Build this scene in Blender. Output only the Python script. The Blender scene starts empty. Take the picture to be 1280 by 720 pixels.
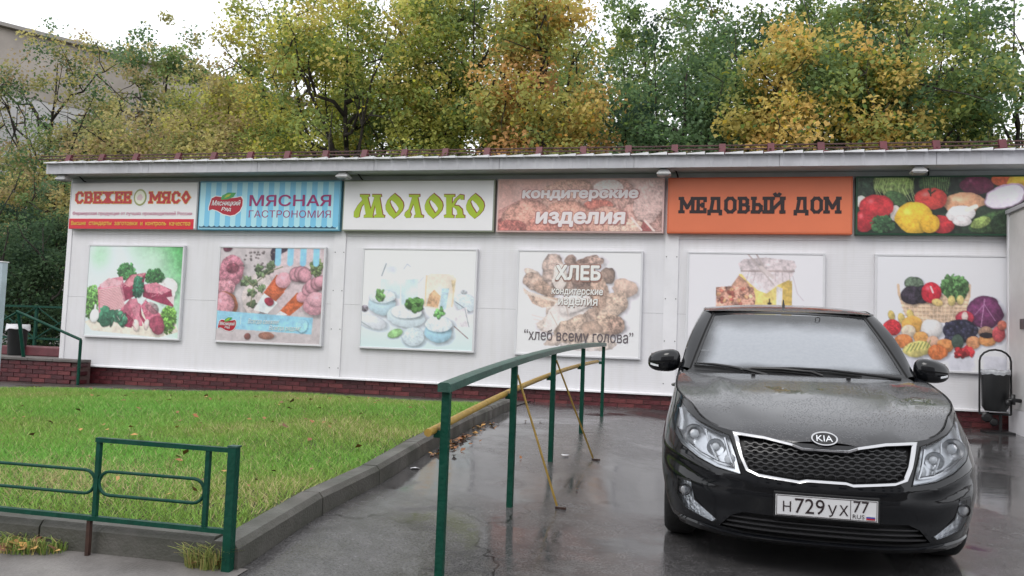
import bpy, bmesh, math, random
import numpy as np
from mathutils import Vector, Matrix
from mathutils.geometry import delaunay_2d_cdt, tessellate_polygon

random.seed(7); RNG = np.random.default_rng(11)
scene = bpy.context.scene
COL = scene.collection

# ------------------------------------------------------------------ camera, sky, sun, exposure
FPX, YAW, PITCH, ROLL = 1030.0, 0.22742, 0.06305, 0.03747
CAM = np.array([0.0, -12.3, 1.15])
_f = np.array([-math.sin(YAW)*math.cos(PITCH), math.cos(YAW)*math.cos(PITCH), math.sin(PITCH)])
_r0 = np.array([math.cos(YAW), math.sin(YAW), 0.0]); _u0 = np.cross(_r0, _f)
_r = _r0*math.cos(ROLL) + _u0*math.sin(ROLL); _u = np.cross(_r, _f)
cam_data = bpy.data.cameras.new('camera'); cam = bpy.data.objects.new('camera', cam_data); COL.objects.link(cam)
cam_data.sensor_width = 36.0; cam_data.lens = 36.0*FPX/1280.0; cam_data.clip_start = 0.05; cam_data.clip_end = 2000
cam.matrix_world = Matrix(((_r[0], _u[0], -_f[0], CAM[0]), (_r[1], _u[1], -_f[1], CAM[1]), (_r[2], _u[2], -_f[2], CAM[2]), (0, 0, 0, 1)))
scene.camera = cam

world = bpy.data.worlds.new('World'); scene.world = world; world.use_nodes = True
wn, wl = world.node_tree.nodes, world.node_tree.links
wn.clear()
w_out = wn.new('ShaderNodeOutputWorld'); w_bg = wn.new('ShaderNodeBackground'); w_sky = wn.new('ShaderNodeTexSky')
w_sky.sky_type = 'NISHITA'; w_sky.sun_disc = False
w_sky.sun_elevation = math.radians(48); w_sky.sun_rotation = math.radians(200); w_sky.air_density = 1.0; w_sky.dust_density = 3.0
w_hs = wn.new('ShaderNodeHueSaturation'); w_hs.inputs['Saturation'].default_value = 0.35
w_mix = wn.new('ShaderNodeMixRGB'); w_mix.inputs[0].default_value = 0.86; w_mix.inputs[2].default_value = (11.6, 11.8, 12.3, 1)   # even cloud deck
wl.new(w_sky.outputs[0], w_hs.inputs['Color']); wl.new(w_hs.outputs[0], w_mix.inputs[1]); wl.new(w_mix.outputs[0], w_bg.inputs['Color'])
w_bg.inputs['Strength'].default_value = 0.1
wl.new(w_bg.outputs[0], w_out.inputs['Surface'])

sun_d = bpy.data.lights.new('sun', 'SUN'); sun = bpy.data.objects.new('sun', sun_d); COL.objects.link(sun)
sun_d.energy = 0.7; sun_d.angle = math.radians(25); sun_d.color = (1.0, 0.97, 0.93)
_az = math.radians(200); _el = math.radians(48)
sun.rotation_euler = Vector((math.sin(_az)*math.cos(_el), math.cos(_az)*math.cos(_el), math.sin(_el))).to_track_quat('Z', 'Y').to_euler()
scene.view_settings.view_transform = 'Standard'; scene.view_settings.look = 'None'
scene.view_settings.exposure = 0.5; scene.view_settings.gamma = 1.0
scene.view_settings.use_curve_mapping = False

# a pixel of the 1280 x 720 photograph is a direction; the plane it is met with gives the distance
def ray(x, y): return _f + _r*(x-640)/FPX - _u*(y-360)/FPX
def on_y(x, y, yw):
    d = ray(x, y); t = (yw-CAM[1])/d[1]; return CAM + d*t
def on_z(x, y, z):
    d = ray(x, y); t = (z-CAM[2])/d[2]; return CAM + d*t
def on_x(x, y, xw):
    d = ray(x, y); t = xw/d[0]; return CAM + d*t

# ------------------------------------------------------------------ materials
def lin(c):
    c = np.asarray(c, float)/255.0
    return np.where(c <= 0.04045, c/12.92, ((c+0.055)/1.055)**2.4)
def rgb(r, g, b, k=1.0):
    v = lin((r, g, b))*k; return (float(v[0]), float(v[1]), float(v[2]), 1.0)
MATS = {}
def mat(name, color=(.5, .5, .5, 1), rough=.6, metal=0, var=None, bump=None, rvar=None, coat=0, spec=None, attr=None, trans=0):
    """Principled material; var=(scale, amount, dark_rgba or None), bump=(scale, strength), rvar=(scale, lo, hi)"""
    if name in MATS: return MATS[name]
    m = bpy.data.materials.new(name); m.use_nodes = True; MATS[name] = m
    n, l = m.node_tree.nodes, m.node_tree.links
    p = n['Principled BSDF']; out = n['Material Output']
    p.inputs['Base Color'].default_value = color; p.inputs['Roughness'].default_value = rough; p.inputs['Metallic'].default_value = metal
    if coat: p.inputs['Coat Weight'].default_value = coat; p.inputs['Coat Roughness'].default_value = .05
    if spec is not None: p.inputs['Specular IOR Level'].default_value = spec
    tc = n.new('ShaderNodeTexCoord')
    src = None
    if attr:
        a = n.new('ShaderNodeAttribute'); a.attribute_name = attr; src = a.outputs['Color']; l.new(src, p.inputs['Base Color'])
    if var:
        t = n.new('ShaderNodeTexNoise'); t.inputs['Scale'].default_value = var[0]; t.inputs['Detail'].default_value = 6; t.inputs['Roughness'].default_value = .65
        l.new(tc.outputs['Object'], t.inputs['Vector'])
        cr = n.new('ShaderNodeValToRGB'); cr.color_ramp.elements[0].position = .32; cr.color_ramp.elements[1].position = .68
        l.new(t.outputs['Fac'], cr.inputs['Fac'])
        mx = n.new('ShaderNodeMixRGB'); l.new(cr.outputs['Color'], mx.inputs[0])
        d = var[2] if len(var) > 2 and var[2] else tuple(color[i]*(1-var[1]) for i in range(3)) + (1,)
        mx.inputs[1].default_value = d
        if src: 
            mx.blend_type = 'MULTIPLY'; mx.inputs[0].default_value = 1; l.new(src, mx.inputs[1]); 
            for k in l: 
                if k.to_socket == mx.inputs[0]: l.remove(k); break
            cr.color_ramp.elements[0].color = (1-var[1],)*3 + (1,); l.new(cr.outputs['Color'], mx.inputs[2])
        else: mx.inputs[2].default_value = color
        l.new(mx.outputs[0], p.inputs['Base Color'])
    if rvar:
        t = n.new('ShaderNodeTexNoise'); t.inputs['Scale'].default_value = rvar[0]; t.inputs['Detail'].default_value = 5
        l.new(tc.outputs['Object'], t.inputs['Vector'])
        mr = n.new('ShaderNodeMapRange'); mr.inputs[1].default_value = .35; mr.inputs[2].default_value = .65; mr.inputs[3].default_value = rvar[1]; mr.inputs[4].default_value = rvar[2]
        l.new(t.outputs['Fac'], mr.inputs[0]); l.new(mr.outputs[0], p.inputs['Roughness'])
    if bump:
        t = n.new('ShaderNodeTexNoise'); t.inputs['Scale'].default_value = bump[0]; t.inputs['Detail'].default_value = 4
        l.new(tc.outputs['Object'], t.inputs['Vector'])
        b = n.new('ShaderNodeBump'); b.inputs['Strength'].default_value = bump[1]; b.inputs['Distance'].default_value = .02
        l.new(t.outputs['Fac'], b.inputs['Height']); l.new(b.outputs[0], p.inputs['Normal'])
    if trans:
        tr = n.new('ShaderNodeBsdfTranslucent'); ms = n.new('ShaderNodeMixShader'); ms.inputs[0].default_value = trans
        if src: l.new(src, tr.inputs['Color'])
        else: tr.inputs['Color'].default_value = color
        l.new(p.outputs[0], ms.inputs[1]); l.new(tr.outputs[0], ms.inputs[2]); l.new(ms.outputs[0], out.inputs['Surface'])
    return m
def glass(name, tint=(1, 1, 1, 1), refl=1.45):
    if name in MATS: return MATS[name]
    m = bpy.data.materials.new(name); m.use_nodes = True; MATS[name] = m
    n, l = m.node_tree.nodes, m.node_tree.links; n.remove(n['Principled BSDF'])
    t = n.new('ShaderNodeBsdfTransparent'); t.inputs[0].default_value = tint
    g = n.new('ShaderNodeBsdfGlossy'); g.inputs['Roughness'].default_value = .02
    fr = n.new('ShaderNodeFresnel'); fr.inputs[0].default_value = refl
    ms = n.new('ShaderNodeMixShader'); l.new(fr.outputs[0], ms.inputs[0]); l.new(t.outputs[0], ms.inputs[1]); l.new(g.outputs[0], ms.inputs[2])
    l.new(ms.outputs[0], n['Material Output'].inputs['Surface'])
    return m

# ------------------------------------------------------------------ mesh helpers
class MB:
    def __init__(s): s.v = []; s.f = []
    def add(s, vs, fs):
        o = len(s.v); s.v += [tuple(map(float, q)) for q in vs]; s.f += [tuple(o+i for i in f) for f in fs]; return s
    def box(s, x0, x1, y0, y1, z0, z1):
        return s.add([(x0, y0, z0), (x1, y0, z0), (x1, y1, z0), (x0, y1, z0), (x0, y0, z1), (x1, y0, z1), (x1, y1, z1), (x0, y1, z1)],
                     [(0, 3, 2, 1), (4, 5, 6, 7), (0, 1, 5, 4), (1, 2, 6, 5), (2, 3, 7, 6), (3, 0, 4, 7)])
    def bar(s, a, b, w, h=None, up=(0, 0, 1)):
        """square bar from a to b, w across, h along up"""
        h = h or w; a = Vector(a); b = Vector(b); d = (b-a).normalized(); u = Vector(up)
        if abs(d.dot(u)) > .95: u = Vector((0, 1, 0))
        r = d.cross(u).normalized(); u = r.cross(d).normalized(); r *= w/2; u *= h/2
        return s.add([a-r-u, a+r-u, a+r+u, a-r+u, b-r-u, b+r-u, b+r+u, b-r+u], [(0, 3, 2, 1), (4, 5, 6, 7), (0, 1, 5, 4), (1, 2, 6, 5), (2, 3, 7, 6), (3, 0, 4, 7)])
    def tube(s, pts, rad, n=8, caps=True):
        pts = [Vector(p) for p in pts]; rads = rad if hasattr(rad, '__len__') else [rad]*len(pts)
        o = len(s.v); prev = None
        for i, p in enumerate(pts):
            d = (pts[min(i+1, len(pts)-1)]-pts[max(i-1, 0)]).normalized()
            if prev is None: u = Vector((0, 0, 1)) if abs(d.z) < .9 else Vector((1, 0, 0))
            else: u = prev
            r = d.cross(u).normalized(); u = r.cross(d).normalized(); prev = u
            for k in range(n):
                a = 2*math.pi*k/n; q = p + (r*math.cos(a)+u*math.sin(a))*rads[i]; s.v.append(tuple(q))
        for i in range(len(pts)-1):
            for k in range(n):
                a = o+i*n+k; b = o+i*n+(k+1) % n; s.f.append((a, b, b+n, a+n))
        if caps: s.f.append(tuple(o+k for k in range(n))[::-1]); s.f.append(tuple(o+(len(pts)-1)*n+k for k in range(n)))
        return s
    def lathe(s, prof, c=(0, 0, 0), n=20, axis='z'):
        o = len(s.v); c = Vector(c)
        for r, h in prof:
            for k in range(n):
                a = 2*math.pi*k/n; x, y = r*math.cos(a), r*math.sin(a)
                q = {'z': (x, y, h), 'y': (x, h, y), 'x': (h, x, y)}[axis]; s.v.append(tuple(c+Vector(q)))
        for i in range(len(prof)-1):
            for k in range(n):
                a = o+i*n+k; b = o+i*n+(k+1) % n; s.f.append((a, b, b+n, a+n))
        return s
    def grid(s, P):
        """P[i][j] -> point"""
        o = len(s.v); h, w = len(P), len(P[0])
        for row in P:
            for q in row: s.v.append(tuple(map(float, q)))
        for i in range(h-1):
            for j in range(w-1):
                a = o+i*w+j; s.f.append((a, a+1, a+w+1, a+w))
        return s
    def prism(s, pts, d):
        """closed polygon pts (3D) extruded along d"""
        n = len(pts); d = Vector(d); return s.add([Vector(p) for p in pts]+[Vector(p)+d for p in pts],
            [tuple(range(n))[::-1], tuple(range(n, 2*n))]+[(i, (i+1) % n, n+(i+1) % n, n+i) for i in range(n)])
ORIG = {}
def link(o, parent=None):
    COL.objects.link(o)
    if parent is not None: o.parent = parent
    return o
def root_loc(p):
    while p is not None and p.parent is not None: p = p.parent
    return ORIG.get(p.name, (0, 0, 0)) if p is not None else (0, 0, 0)
def build(name, mb, m, parent=None, smooth=False, bevel=0, fix=True, sharp=None):
    """link ONE mesh; coordinates are world, a child's are taken relative to its thing"""
    L = root_loc(parent)
    me = bpy.data.meshes.new(name); me.from_pydata([(x-L[0], y-L[1], z-L[2]) for x, y, z in mb.v], [], mb.f)
    if fix:
        bm = bmesh.new(); bm.from_mesh(me); bmesh.ops.recalc_face_normals(bm, faces=bm.faces); bm.to_mesh(me); bm.free()
    if smooth:
        me.polygons.foreach_set('use_smooth', [True]*len(me.polygons))
        if sharp: me.set_sharp_from_angle(angle=math.radians(sharp))
    if m is not None: me.materials.append(MATS[m] if isinstance(m, str) else m)
    o = link(bpy.data.objects.new(name, me), parent)
    if bevel:
        b = o.modifiers.new('bevel', 'BEVEL'); b.width = bevel; b.segments = 2; b.limit_method = 'ANGLE'
    return o
def tag(o, label, cat, group=None):
    o['label'] = label; o['category'] = cat
    if group: o['group'] = group
    return o
def thing(name, label, cat, loc=(0, 0, 0), group=None):
    o = bpy.data.objects.new(name, None); COL.objects.link(o); o.location = loc; o.empty_display_size = .2
    ORIG[o.name] = tuple(loc); return tag(o, label, cat, group)
def struct(o): o['kind'] = 'structure'; return o
def stuff(o): o['kind'] = 'stuff'; return o
def raw_mesh(name, V, F, m, parent=None, cols=None, smooth=False):
    """big arrays: V (n,3), F (m,k) of equal k; cols (n,3) linear"""
    L = np.array(root_loc(parent)); V = np.asarray(V, np.float32)-L.astype(np.float32); F = np.asarray(F, np.int32); k = F.shape[1]
    me = bpy.data.meshes.new(name); me.vertices.add(len(V)); me.vertices.foreach_set('co', V.ravel())
    me.loops.add(F.size); me.loops.foreach_set('vertex_index', F.ravel())
    me.polygons.add(len(F)); me.polygons.foreach_set('loop_start', np.arange(0, F.size, k, dtype=np.int32))
    try: me.polygons.foreach_set('loop_total', np.full(len(F), k, np.int32))
    except Exception: pass
    if smooth: me.polygons.foreach_set('use_smooth', np.ones(len(F), bool))
    me.update(calc_edges=True)
    if cols is not None:
        a = me.color_attributes.new('tint', 'FLOAT_COLOR', 'POINT'); c = np.ones((len(V), 4), np.float32); c[:, :3] = cols; a.data.foreach_set('color', c.ravel())
    me.materials.append(MATS[m] if isinstance(m, str) else m)
    return link(bpy.data.objects.new(name, me), parent)

# ------------------------------------------------------------------ lettering (flat print raised about 2 mm)
def curve_mesh(cu):
    o = bpy.data.objects.new('tmp', cu); COL.objects.link(o)
    dg = bpy.context.evaluated_depsgraph_get(); me = bpy.data.meshes.new_from_object(o.evaluated_get(dg))
    bpy.data.objects.remove(o); return me
def text_verts(body, offset=0, shear=0, space=1.0):
    """outlines of a text, filled by their winding so that overlapping strokes of a glyph merge"""
    cu = bpy.data.curves.new('t', 'FONT'); cu.body = body; cu.shear = shear; cu.space_character = space; cu.resolution_u = 3; cu.fill_mode = 'NONE'
    me = curve_mesh(cu); P = np.array([v.co[:2] for v in me.vertices], float); E = [tuple(e.vertices) for e in me.edges]; bpy.data.meshes.remove(me)
    # order every edge along its outline
    nb = {}
    for a, b in E: nb.setdefault(a, []).append(b); nb.setdefault(b, []).append(a)
    seen = set(); DE = []
    for st in sorted(nb):
        if st in seen: continue
        cur, prev = st, None; loop = []
        while cur not in seen:
            seen.add(cur); loop.append(cur); nx = [q for q in nb[cur] if q != prev and q not in seen]
            if prev is None: nx = sorted(nx)
            if not nx: break
            prev, cur = cur, nx[0]
        DE += [(loop[k], loop[(k+1) % len(loop)]) for k in range(len(loop))]
    v, e, f, *_ = delaunay_2d_cdt([Vector(p) for p in P], DE, [], 0, 1e-5)
    v = np.array([tuple(q) for q in v]); T = np.array([t for t in f if len(t) == 3]); C = v[T].mean(1)
    A = P[[a for a, b in DE]]; B = P[[b for a, b in DE]]; wnd = np.zeros(len(C), int)
    for a, b in zip(A, B):
        left = (b[0]-a[0])*(C[:, 1]-a[1])-(C[:, 0]-a[0])*(b[1]-a[1]); wnd += ((a[1] <= C[:, 1]) & (b[1] > C[:, 1]) & (left > 0)).astype(int); wnd -= ((a[1] > C[:, 1]) & (b[1] <= C[:, 1]) & (left < 0)).astype(int)
    T = T[wnd != 0]; return np.c_[v, np.zeros(len(v))], [tuple(int(i) for i in t) for t in T]
def poly_text_verts(polys, offset=0):
    cu = bpy.data.curves.new('t', 'CURVE'); cu.dimensions = '2D'; cu.fill_mode = 'BOTH'; cu.offset = offset
    for P in polys:
        s = cu.splines.new('POLY'); s.points.add(len(P)-1); s.use_cyclic_u = True
        for q, (x, y) in zip(s.points, P): q.co = (x, y, 0, 1)
    me = curve_mesh(cu); V = np.array([v.co[:] for v in me.vertices]); F = [tuple(p.vertices) for p in me.polygons]
    bpy.data.meshes.remove(me); return V, F
def place_print(name, VF, x0, x1, z0, z1, y, m, parent, ref=None, dz=None):
    """flat lettering fitted into a rectangle of the plane y; ref: bounds to fit with (for outlines behind a text)"""
    V, F = VF
    R = ref if ref is not None else V
    a = R[:, :2].min(0); b = R[:, :2].max(0)
    mb = MB(); mb.v = [(x0+(q[0]-a[0])/(b[0]-a[0])*(x1-x0), y-(q[2] if dz else 0), z0+(q[1]-a[1])/(b[1]-a[1])*(z1-z0)) for q in V]; mb.f = list(F)
    o = build(name, mb, m, parent, fix=False)
    # make faces look to the viewer (-y)
    me = o.data
    if len(me.polygons) and sum(p.normal.y*p.area for p in me.polygons) > 0: me.flip_normals()
    return o
def outlined(name, body, x0, x1, z0, z1, y, m, parent, back=None, off=.02, boff=.05, shear=0, space=1.0, drop=(0, 0)):
    T = text_verts(body, 0, shear, space); hgt = T[0][:, 1].max()-T[0][:, 1].min()
    if back: place_print(name+'_outline', fatten(T, boff*hgt), x0+drop[0], x1+drop[0], z0+drop[1], z1+drop[1], y, back, parent, ref=T[0], dz=True)
    return place_print(name, fatten(T, off*hgt) if off > .003 else T, x0, x1, z0, z1, y-.0052 if back else y-.001, m, parent, dz=True)
def fatten(T, r):
    """bolder lettering: shifted copies laid one behind the other"""
    V, F = T; n = len(V); VV = []; FF = []
    for k in range(9):
        d = (0, 0) if k == 8 else (r*math.cos(k*math.pi/4), r*math.sin(k*math.pi/4)); q = V.copy(); q[:, 0] += d[0]; q[:, 1] += d[1]; q[:, 2] += k*.0005; VV.append(q); FF += [tuple(k*n+i for i in f) for f in F]
    return np.concatenate(VV), FF
def strokes_verts(lines, t):
    V = []; F = []; k = 0
    for L in lines:
        for a, b in zip(L[:-1], L[1:]):
            a = np.array(a, float); b = np.array(b, float); tt = t
            d = b-a; d = d/np.linalg.norm(d); n = np.array([-d[1], d[0]])*tt/2; e = d*tt*.42
            o = len(V); V += [(*(a-e-n), k*.00012), (*(b+e-n), k*.00012), (*(b+e+n), k*.00012), (*(a-e+n), k*.00012)]; F.append((o, o+1, o+2, o+3)); k += 1
    return np.array(V), F
GL = {  # block letters as strokes, unit height
 'М': (.9, [[(-.08, 0), (.16, 0)], [(.04, 0), (.04, 1)], [(-.08, 1), (.1, 1)], [(.04, 1), (.42, .3)], [(.42, .3), (.8, 1)], [(.8, 1), (.8, 0)], [(.68, 0), (.92, 0)], [(.74, 1), (.92, 1)]]),
 'Е': (.62, [[(-.04, 0), (.52, 0), (.52, .18)], [(.06, 0), (.06, 1)], [(-.04, 1), (.52, 1), (.52, .82)], [(.06, .5), (.38, .5)], [(.38, .4), (.38, .6)]]),
 'Д': (.86, [[(-.02, -.16), (-.02, .04), (.74, .04), (.74, -.16)], [(.1, .04), (.24, 1)], [(.16, 1), (.62, 1)], [(.6, 1), (.62, .04)]]),
 'О': (.74, [[(.2, 0), (.44, 0), (.62, .2), (.62, .8), (.44, 1), (.2, 1), (.04, .8), (.04, .2), (.2, 0)]]),
 'В': (.68, [[(-.04, 0), (.4, 0), (.55, .14), (.55, .38), (.4, .52), (.1, .52)], [(.4, .52), (.5, .64), (.5, .86), (.38, 1), (-.04, 1)], [(.06, 0), (.06, 1)]]),
 'Ы': (.98, [[(-.04, 1), (.14, 1)], [(.06, 1), (.06, 0)], [(-.04, 0), (.38, 0), (.52, .14), (.52, .4), (.38, .54), (.06, .54)], [(.82, 0), (.82, 1)], [(.72, 0), (.92, 0)], [(.72, 1), (.92, 1)]]),
 'Й': (.86, [[(.04, 0), (.04, 1)], [(.74, 0), (.74, 1)], [(.04, .12), (.74, .88)], [(-.06, 1), (.14, 1)], [(.64, 0), (.84, 0)], [(-.06, 0), (.12, 0)], [(.66, 1), (.84, 1)], [(.24, 1.3), (.3, 1.2), (.48, 1.2), (.54, 1.3)]]),
 'С': (.7, [[(.56, .7), (.56, .84), (.4, 1), (.22, 1), (.04, .78), (.04, .24), (.22, 0), (.4, 0), (.58, .2)]]),
 'Ж': (1.0, [[(.42, 0), (.42, 1)], [(0, 1), (.2, .98), (.42, .52)], [(.84, 1), (.64, .98), (.42, .52)], [(-.04, 0), (.14, .04), (.42, .52)], [(.9, 0), (.7, .04), (.42, .52)], [(.3, 0), (.54, 0)]]),
 'Я': (.76, [[(.58, 0), (.58, 1)], [(.66, 1), (.2, 1), (.06, .86), (.06, .62), (.2, .48), (.58, .48)], [(.4, .48), (.1, 0)], [(-.04, 0), (.2, 0)], [(.5, 0), (.68, 0)]]),
 'О2': (.72, [[(.33, 0), (.04, .5), (.33, 1.04), (.62, .5), (.33, 0)]]),
 ' ': (.5, [])}
def stroke_text(word, t, gap=.2):
    L = []; x = 0
    for ch in word:
        w, S = GL[ch]; L += [[(x+a, b) for a, b in s] for s in S]; x += w+gap
    return strokes_verts(L, t)
# ================================================================== GROUND AND SETTING
def interp(x, xs, ys): return float(np.interp(x, xs, ys))
def sstep(t): t = min(1, max(0, t)); return t*t*(3-2*t)
def gz(x, y):
    a = interp(y, [-40, -12, -8.45, -6.94, -5.45, -3.7, -1.9, 0, 100], [-.5, -.3, -.07, .06, .155, .21, .23, .23, .23])
    b = interp(y, [-40, -12, -9, -7, -4.5, -2, 0, 100], [-.5, -.22, -.06, 0, .07, .15, .2, .2])
    s = sstep((x+1.1)/1.0)
    return a*(1-s)+b*s + .085*sstep((-1.35-x)/.8)*sstep((-6.3-y)/1.8) - .014*min(8, max(0, -x-2.5))*sstep((y+9)/3)
def sheet(name, x0, x1, y0, y1, nx, ny, zf, m, inside=None):
    mb = MB(); mb.grid([[(x0+(x1-x0)*i/nx, y0+(y1-y0)*j/ny, zf(x0+(x1-x0)*i/nx, y0+(y1-y0)*j/ny)) for i in range(nx+1)] for j in range(ny+1)])
    o = build(name, mb, m, fix=False, smooth=True); return o

mat('earth', (.055, .042, .028, 1), .95, var=(1.2, .5), bump=(12, .6))
def asphalt_mat():
    m = mat('wet asphalt', (.06, .056, .056, 1), .2); n, l = m.node_tree.nodes, m.node_tree.links; p = n['Principled BSDF']
    tc = n.new('ShaderNodeTexCoord')
    def noise(s, d=5, r=.6):
        t = n.new('ShaderNodeTexNoise'); t.inputs['Scale'].default_value = s; t.inputs['Detail'].default_value = d; t.inputs['Roughness'].default_value = r
        l.new(tc.outputs['Object'], t.inputs['Vector']); return t.outputs['Fac']
    def rng(src, a, b, c, d):
        mr = n.new('ShaderNodeMapRange'); 
        for i, v in enumerate((a, b, c, d)): mr.inputs[1+i].default_value = v
        l.new(src, mr.inputs[0]); return mr.outputs[0]
    big = noise(.55, 6, .62); fine = noise(90, 3); grit = noise(75, 4, .85); mid = noise(7, 6, .7)
    pud = rng(big, .43, .53, 0, 1)                      # 1 = film of standing water
    mx = n.new('ShaderNodeMix'); mx.data_type = 'FLOAT'; l.new(pud, mx.inputs[0]); l.new(rng(mid, .3, .7, .16, .32), mx.inputs[2]); mx.inputs[3].default_value = .06
    l.new(mx.outputs[0], p.inputs['Roughness'])
    c = n.new('ShaderNodeMixRGB'); l.new(rng(grit, .35, .68, 0, 1), c.inputs[0]); c.inputs[1].default_value = (.034, .033, .034, 1); c.inputs[2].default_value = (.125, .12, .12, 1)
    c2 = n.new('ShaderNodeMixRGB'); c2.blend_type = 'MULTIPLY'; c2.inputs[0].default_value = 1; l.new(c.outputs[0], c2.inputs[1])
    g = n.new('ShaderNodeCombineColor'); v = rng(mid, .3, .7, .6, 1.15); [l.new(v, g.inputs[i]) for i in range(3)]; l.new(g.outputs[0], c2.inputs[2])
    l.new(c2.outputs[0], p.inputs['Base Color'])
    # fine cracks
    wn_ = n.new('ShaderNodeTexNoise'); wn_.inputs['Scale'].default_value = 2.2; wn_.inputs['Detail'].default_value = 5; l.new(tc.outputs['Object'], wn_.inputs['Vector'])
    va = n.new('ShaderNodeVectorMath'); va.operation = 'MULTIPLY_ADD'; va.inputs[1].default_value = (.7, .7, .7); l.new(wn_.outputs['Color'], va.inputs[0]); l.new(tc.outputs['Object'], va.inputs[2])
    vc = n.new('ShaderNodeTexVoronoi'); vc.feature = 'DISTANCE_TO_EDGE'; vc.inputs['Scale'].default_value = .42; l.new(va.outputs[0], vc.inputs['Vector'])
    ck = n.new('ShaderNodeMixRGB'); l.new(rng(vc.outputs['Distance'], .001, .004, 0, 1), ck.inputs[0]); ck.inputs[1].default_value = (.012, .011, .011, 1); l.new(c2.outputs[0], ck.inputs[2]); l.new(ck.outputs[0], p.inputs['Base Color'])
    inv = rng(pud, 0, 1, .45, .04); b = n.new('ShaderNodeBump'); b.inputs['Distance'].default_value = .004; l.new(inv, b.inputs['Strength']); l.new(fine, b.inputs['Height'])
    b2 = n.new('ShaderNodeBump'); b2.inputs['Distance'].default_value = .01; b2.inputs['Strength'].default_value = .09; l.new(noise(5, 2), b2.inputs['Height']); l.new(b.outputs[0], b2.inputs['Normal'])
    l.new(b2.outputs[0], p.inputs['Normal'])
asphalt_mat()
mat('pavement concrete', (.20, .185, .175, 1), .55, var=(2.5, .45), bump=(60, .25), rvar=(3, .3, .7))
mat('apron', (.075, .062, .056, 1), .4, var=(1.4, .55), bump=(40, .35), rvar=(2, .15, .6))
mat('lawn soil', (.055, .075, .022, 1), .95, var=(1.6, .45, (.05, .04, .02, 1)), bump=(30, .8))
mat('kerb concrete', (.105, .098, .088, 1), .6, var=(3, .6, (.045, .048, .035, 1)), bump=(70, .3), rvar=(4, .35, .75))

# ground in three rings so that it reaches the horizon
g = MB()
xs = list(np.linspace(-15, 14, 30)); ys = list(np.linspace(-14, 4, 37))
xs = [-400, -150, -60, -30]+xs+[30, 60, 150, 400]; ys = [-300, -100, -40, -20]+ys+[12, 30, 60, 150, 500]
g.grid([[(x, y, gz(x, y)-.05) for x in xs] for y in ys])
struct(build('ground', g, 'earth', fix=False, smooth=True))
def kx(y): return -2.13+(-2.45+2.13)*(y+8.72)/7.42           # asphalt face of the kerb
ap = MB(); rows = []
for y in np.linspace(-13.5, 0.02, 60):
    xl = kx(max(-8.9, min(-1.25, y))) if y > -8.95 else -2.1
    if y > -1.2: xl = -2.5
    rows.append([(xl+(12-xl)*(i/90)**1.6, y, gz(xl+(12-xl)*(i/90)**1.6, y)) for i in range(91)])
ap.grid(rows); struct(build('asphalt_forecourt', ap, 'wet asphalt', fix=False, smooth=True))
struct(sheet('pavement', -9, -2.095, -13.5, -8.64, 70, 40, lambda x, y: gz(x, y)+.004, 'pavement concrete'))
struct(sheet('apron_path', -11.5, -2.49, -2.4, 0.02, 40, 10, lambda x, y: gz(x, y)+.012-.035*sstep((-y-1.1)/.3)*(x > -6.6), 'apron'))
def lawn_z(x, y):
    return gz(x, y)+.012+.09*sstep((lawn_back(x)-y)/1.3)+.012*math.sin(x*1.7+y)+.015*math.sin(y*2.3-x*.8)-.03*sstep((-7.6-y)/1.0)
def lawn_right(y): return kx(y)-.15
def lawn_back(x): return -1.15-.34*max(0, min(3.2, -x-6.3))
lw = MB(); rows = []
for j in range(41):
    row = []
    for i in range(61):
        y = -8.5+(lawn_back(-14+11.5*i/60)+8.5)*j/40; x = -14+(lawn_right(y)+14)*i/60; row.append((x, y, lawn_z(x, y)))
    rows.append(row)
lw.grid(rows)
struct(build('lawn', lw, 'lawn soil', fix=False, smooth=True))

kerb = bpy.data.objects.new('kerb', None); COL.objects.link(kerb); struct(kerb)
def kerb_stone(p0, p1, inward, h, zf, w=.15):
    """stone from p0 to p1 (2D, the exposed foot line), body towards inward"""
    p0 = Vector(p0); p1 = Vector(p1); n = Vector(inward); mb = MB(); P = []
    for p in (p0, p1):
        zb = zf(p.x, p.y); prof = [(0, -.12), (.006, h-.03), (.03, h), (w-.015, h), (w, h-.015), (w, -.12)]
        P.append([(p.x+n.x*a, p.y+n.y*a, zb+b) for a, b in prof])
    k = 6; mb.v = P[0]+P[1]; mb.f = [tuple(range(k)), tuple(range(2*k-1, k-1, -1))]+[(i, (i+1) % k, k+(i+1) % k, k+i) for i in range(k)]
    return build('kerb_stone', mb, 'kerb concrete', kerb)
L0 = Vector((kx(-8.665), -8.665)); L1 = Vector((kx(-1.3), -1.3)); d = (L1-L0).normalized(); tot = (L1-L0).length
s = .0
while s < tot-.1:
    e = min(tot, s+.995); a, b = L0+d*s, L0+d*(e-.012)
    j = random.uniform(-.004, .004); kerb_stone((a.x+j, a.y), (b.x+j, b.y), (-d.y, d.x), .132+random.uniform(-.004, .004), gz); s = e
x = kx(-8.66)-.153
while x > -8:
    kerb_stone((x, -8.66+random.uniform(-.004, .004)), (x-.985, -8.66), (0, 1), .136+random.uniform(-.004, .004), gz); x -= .997

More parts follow.
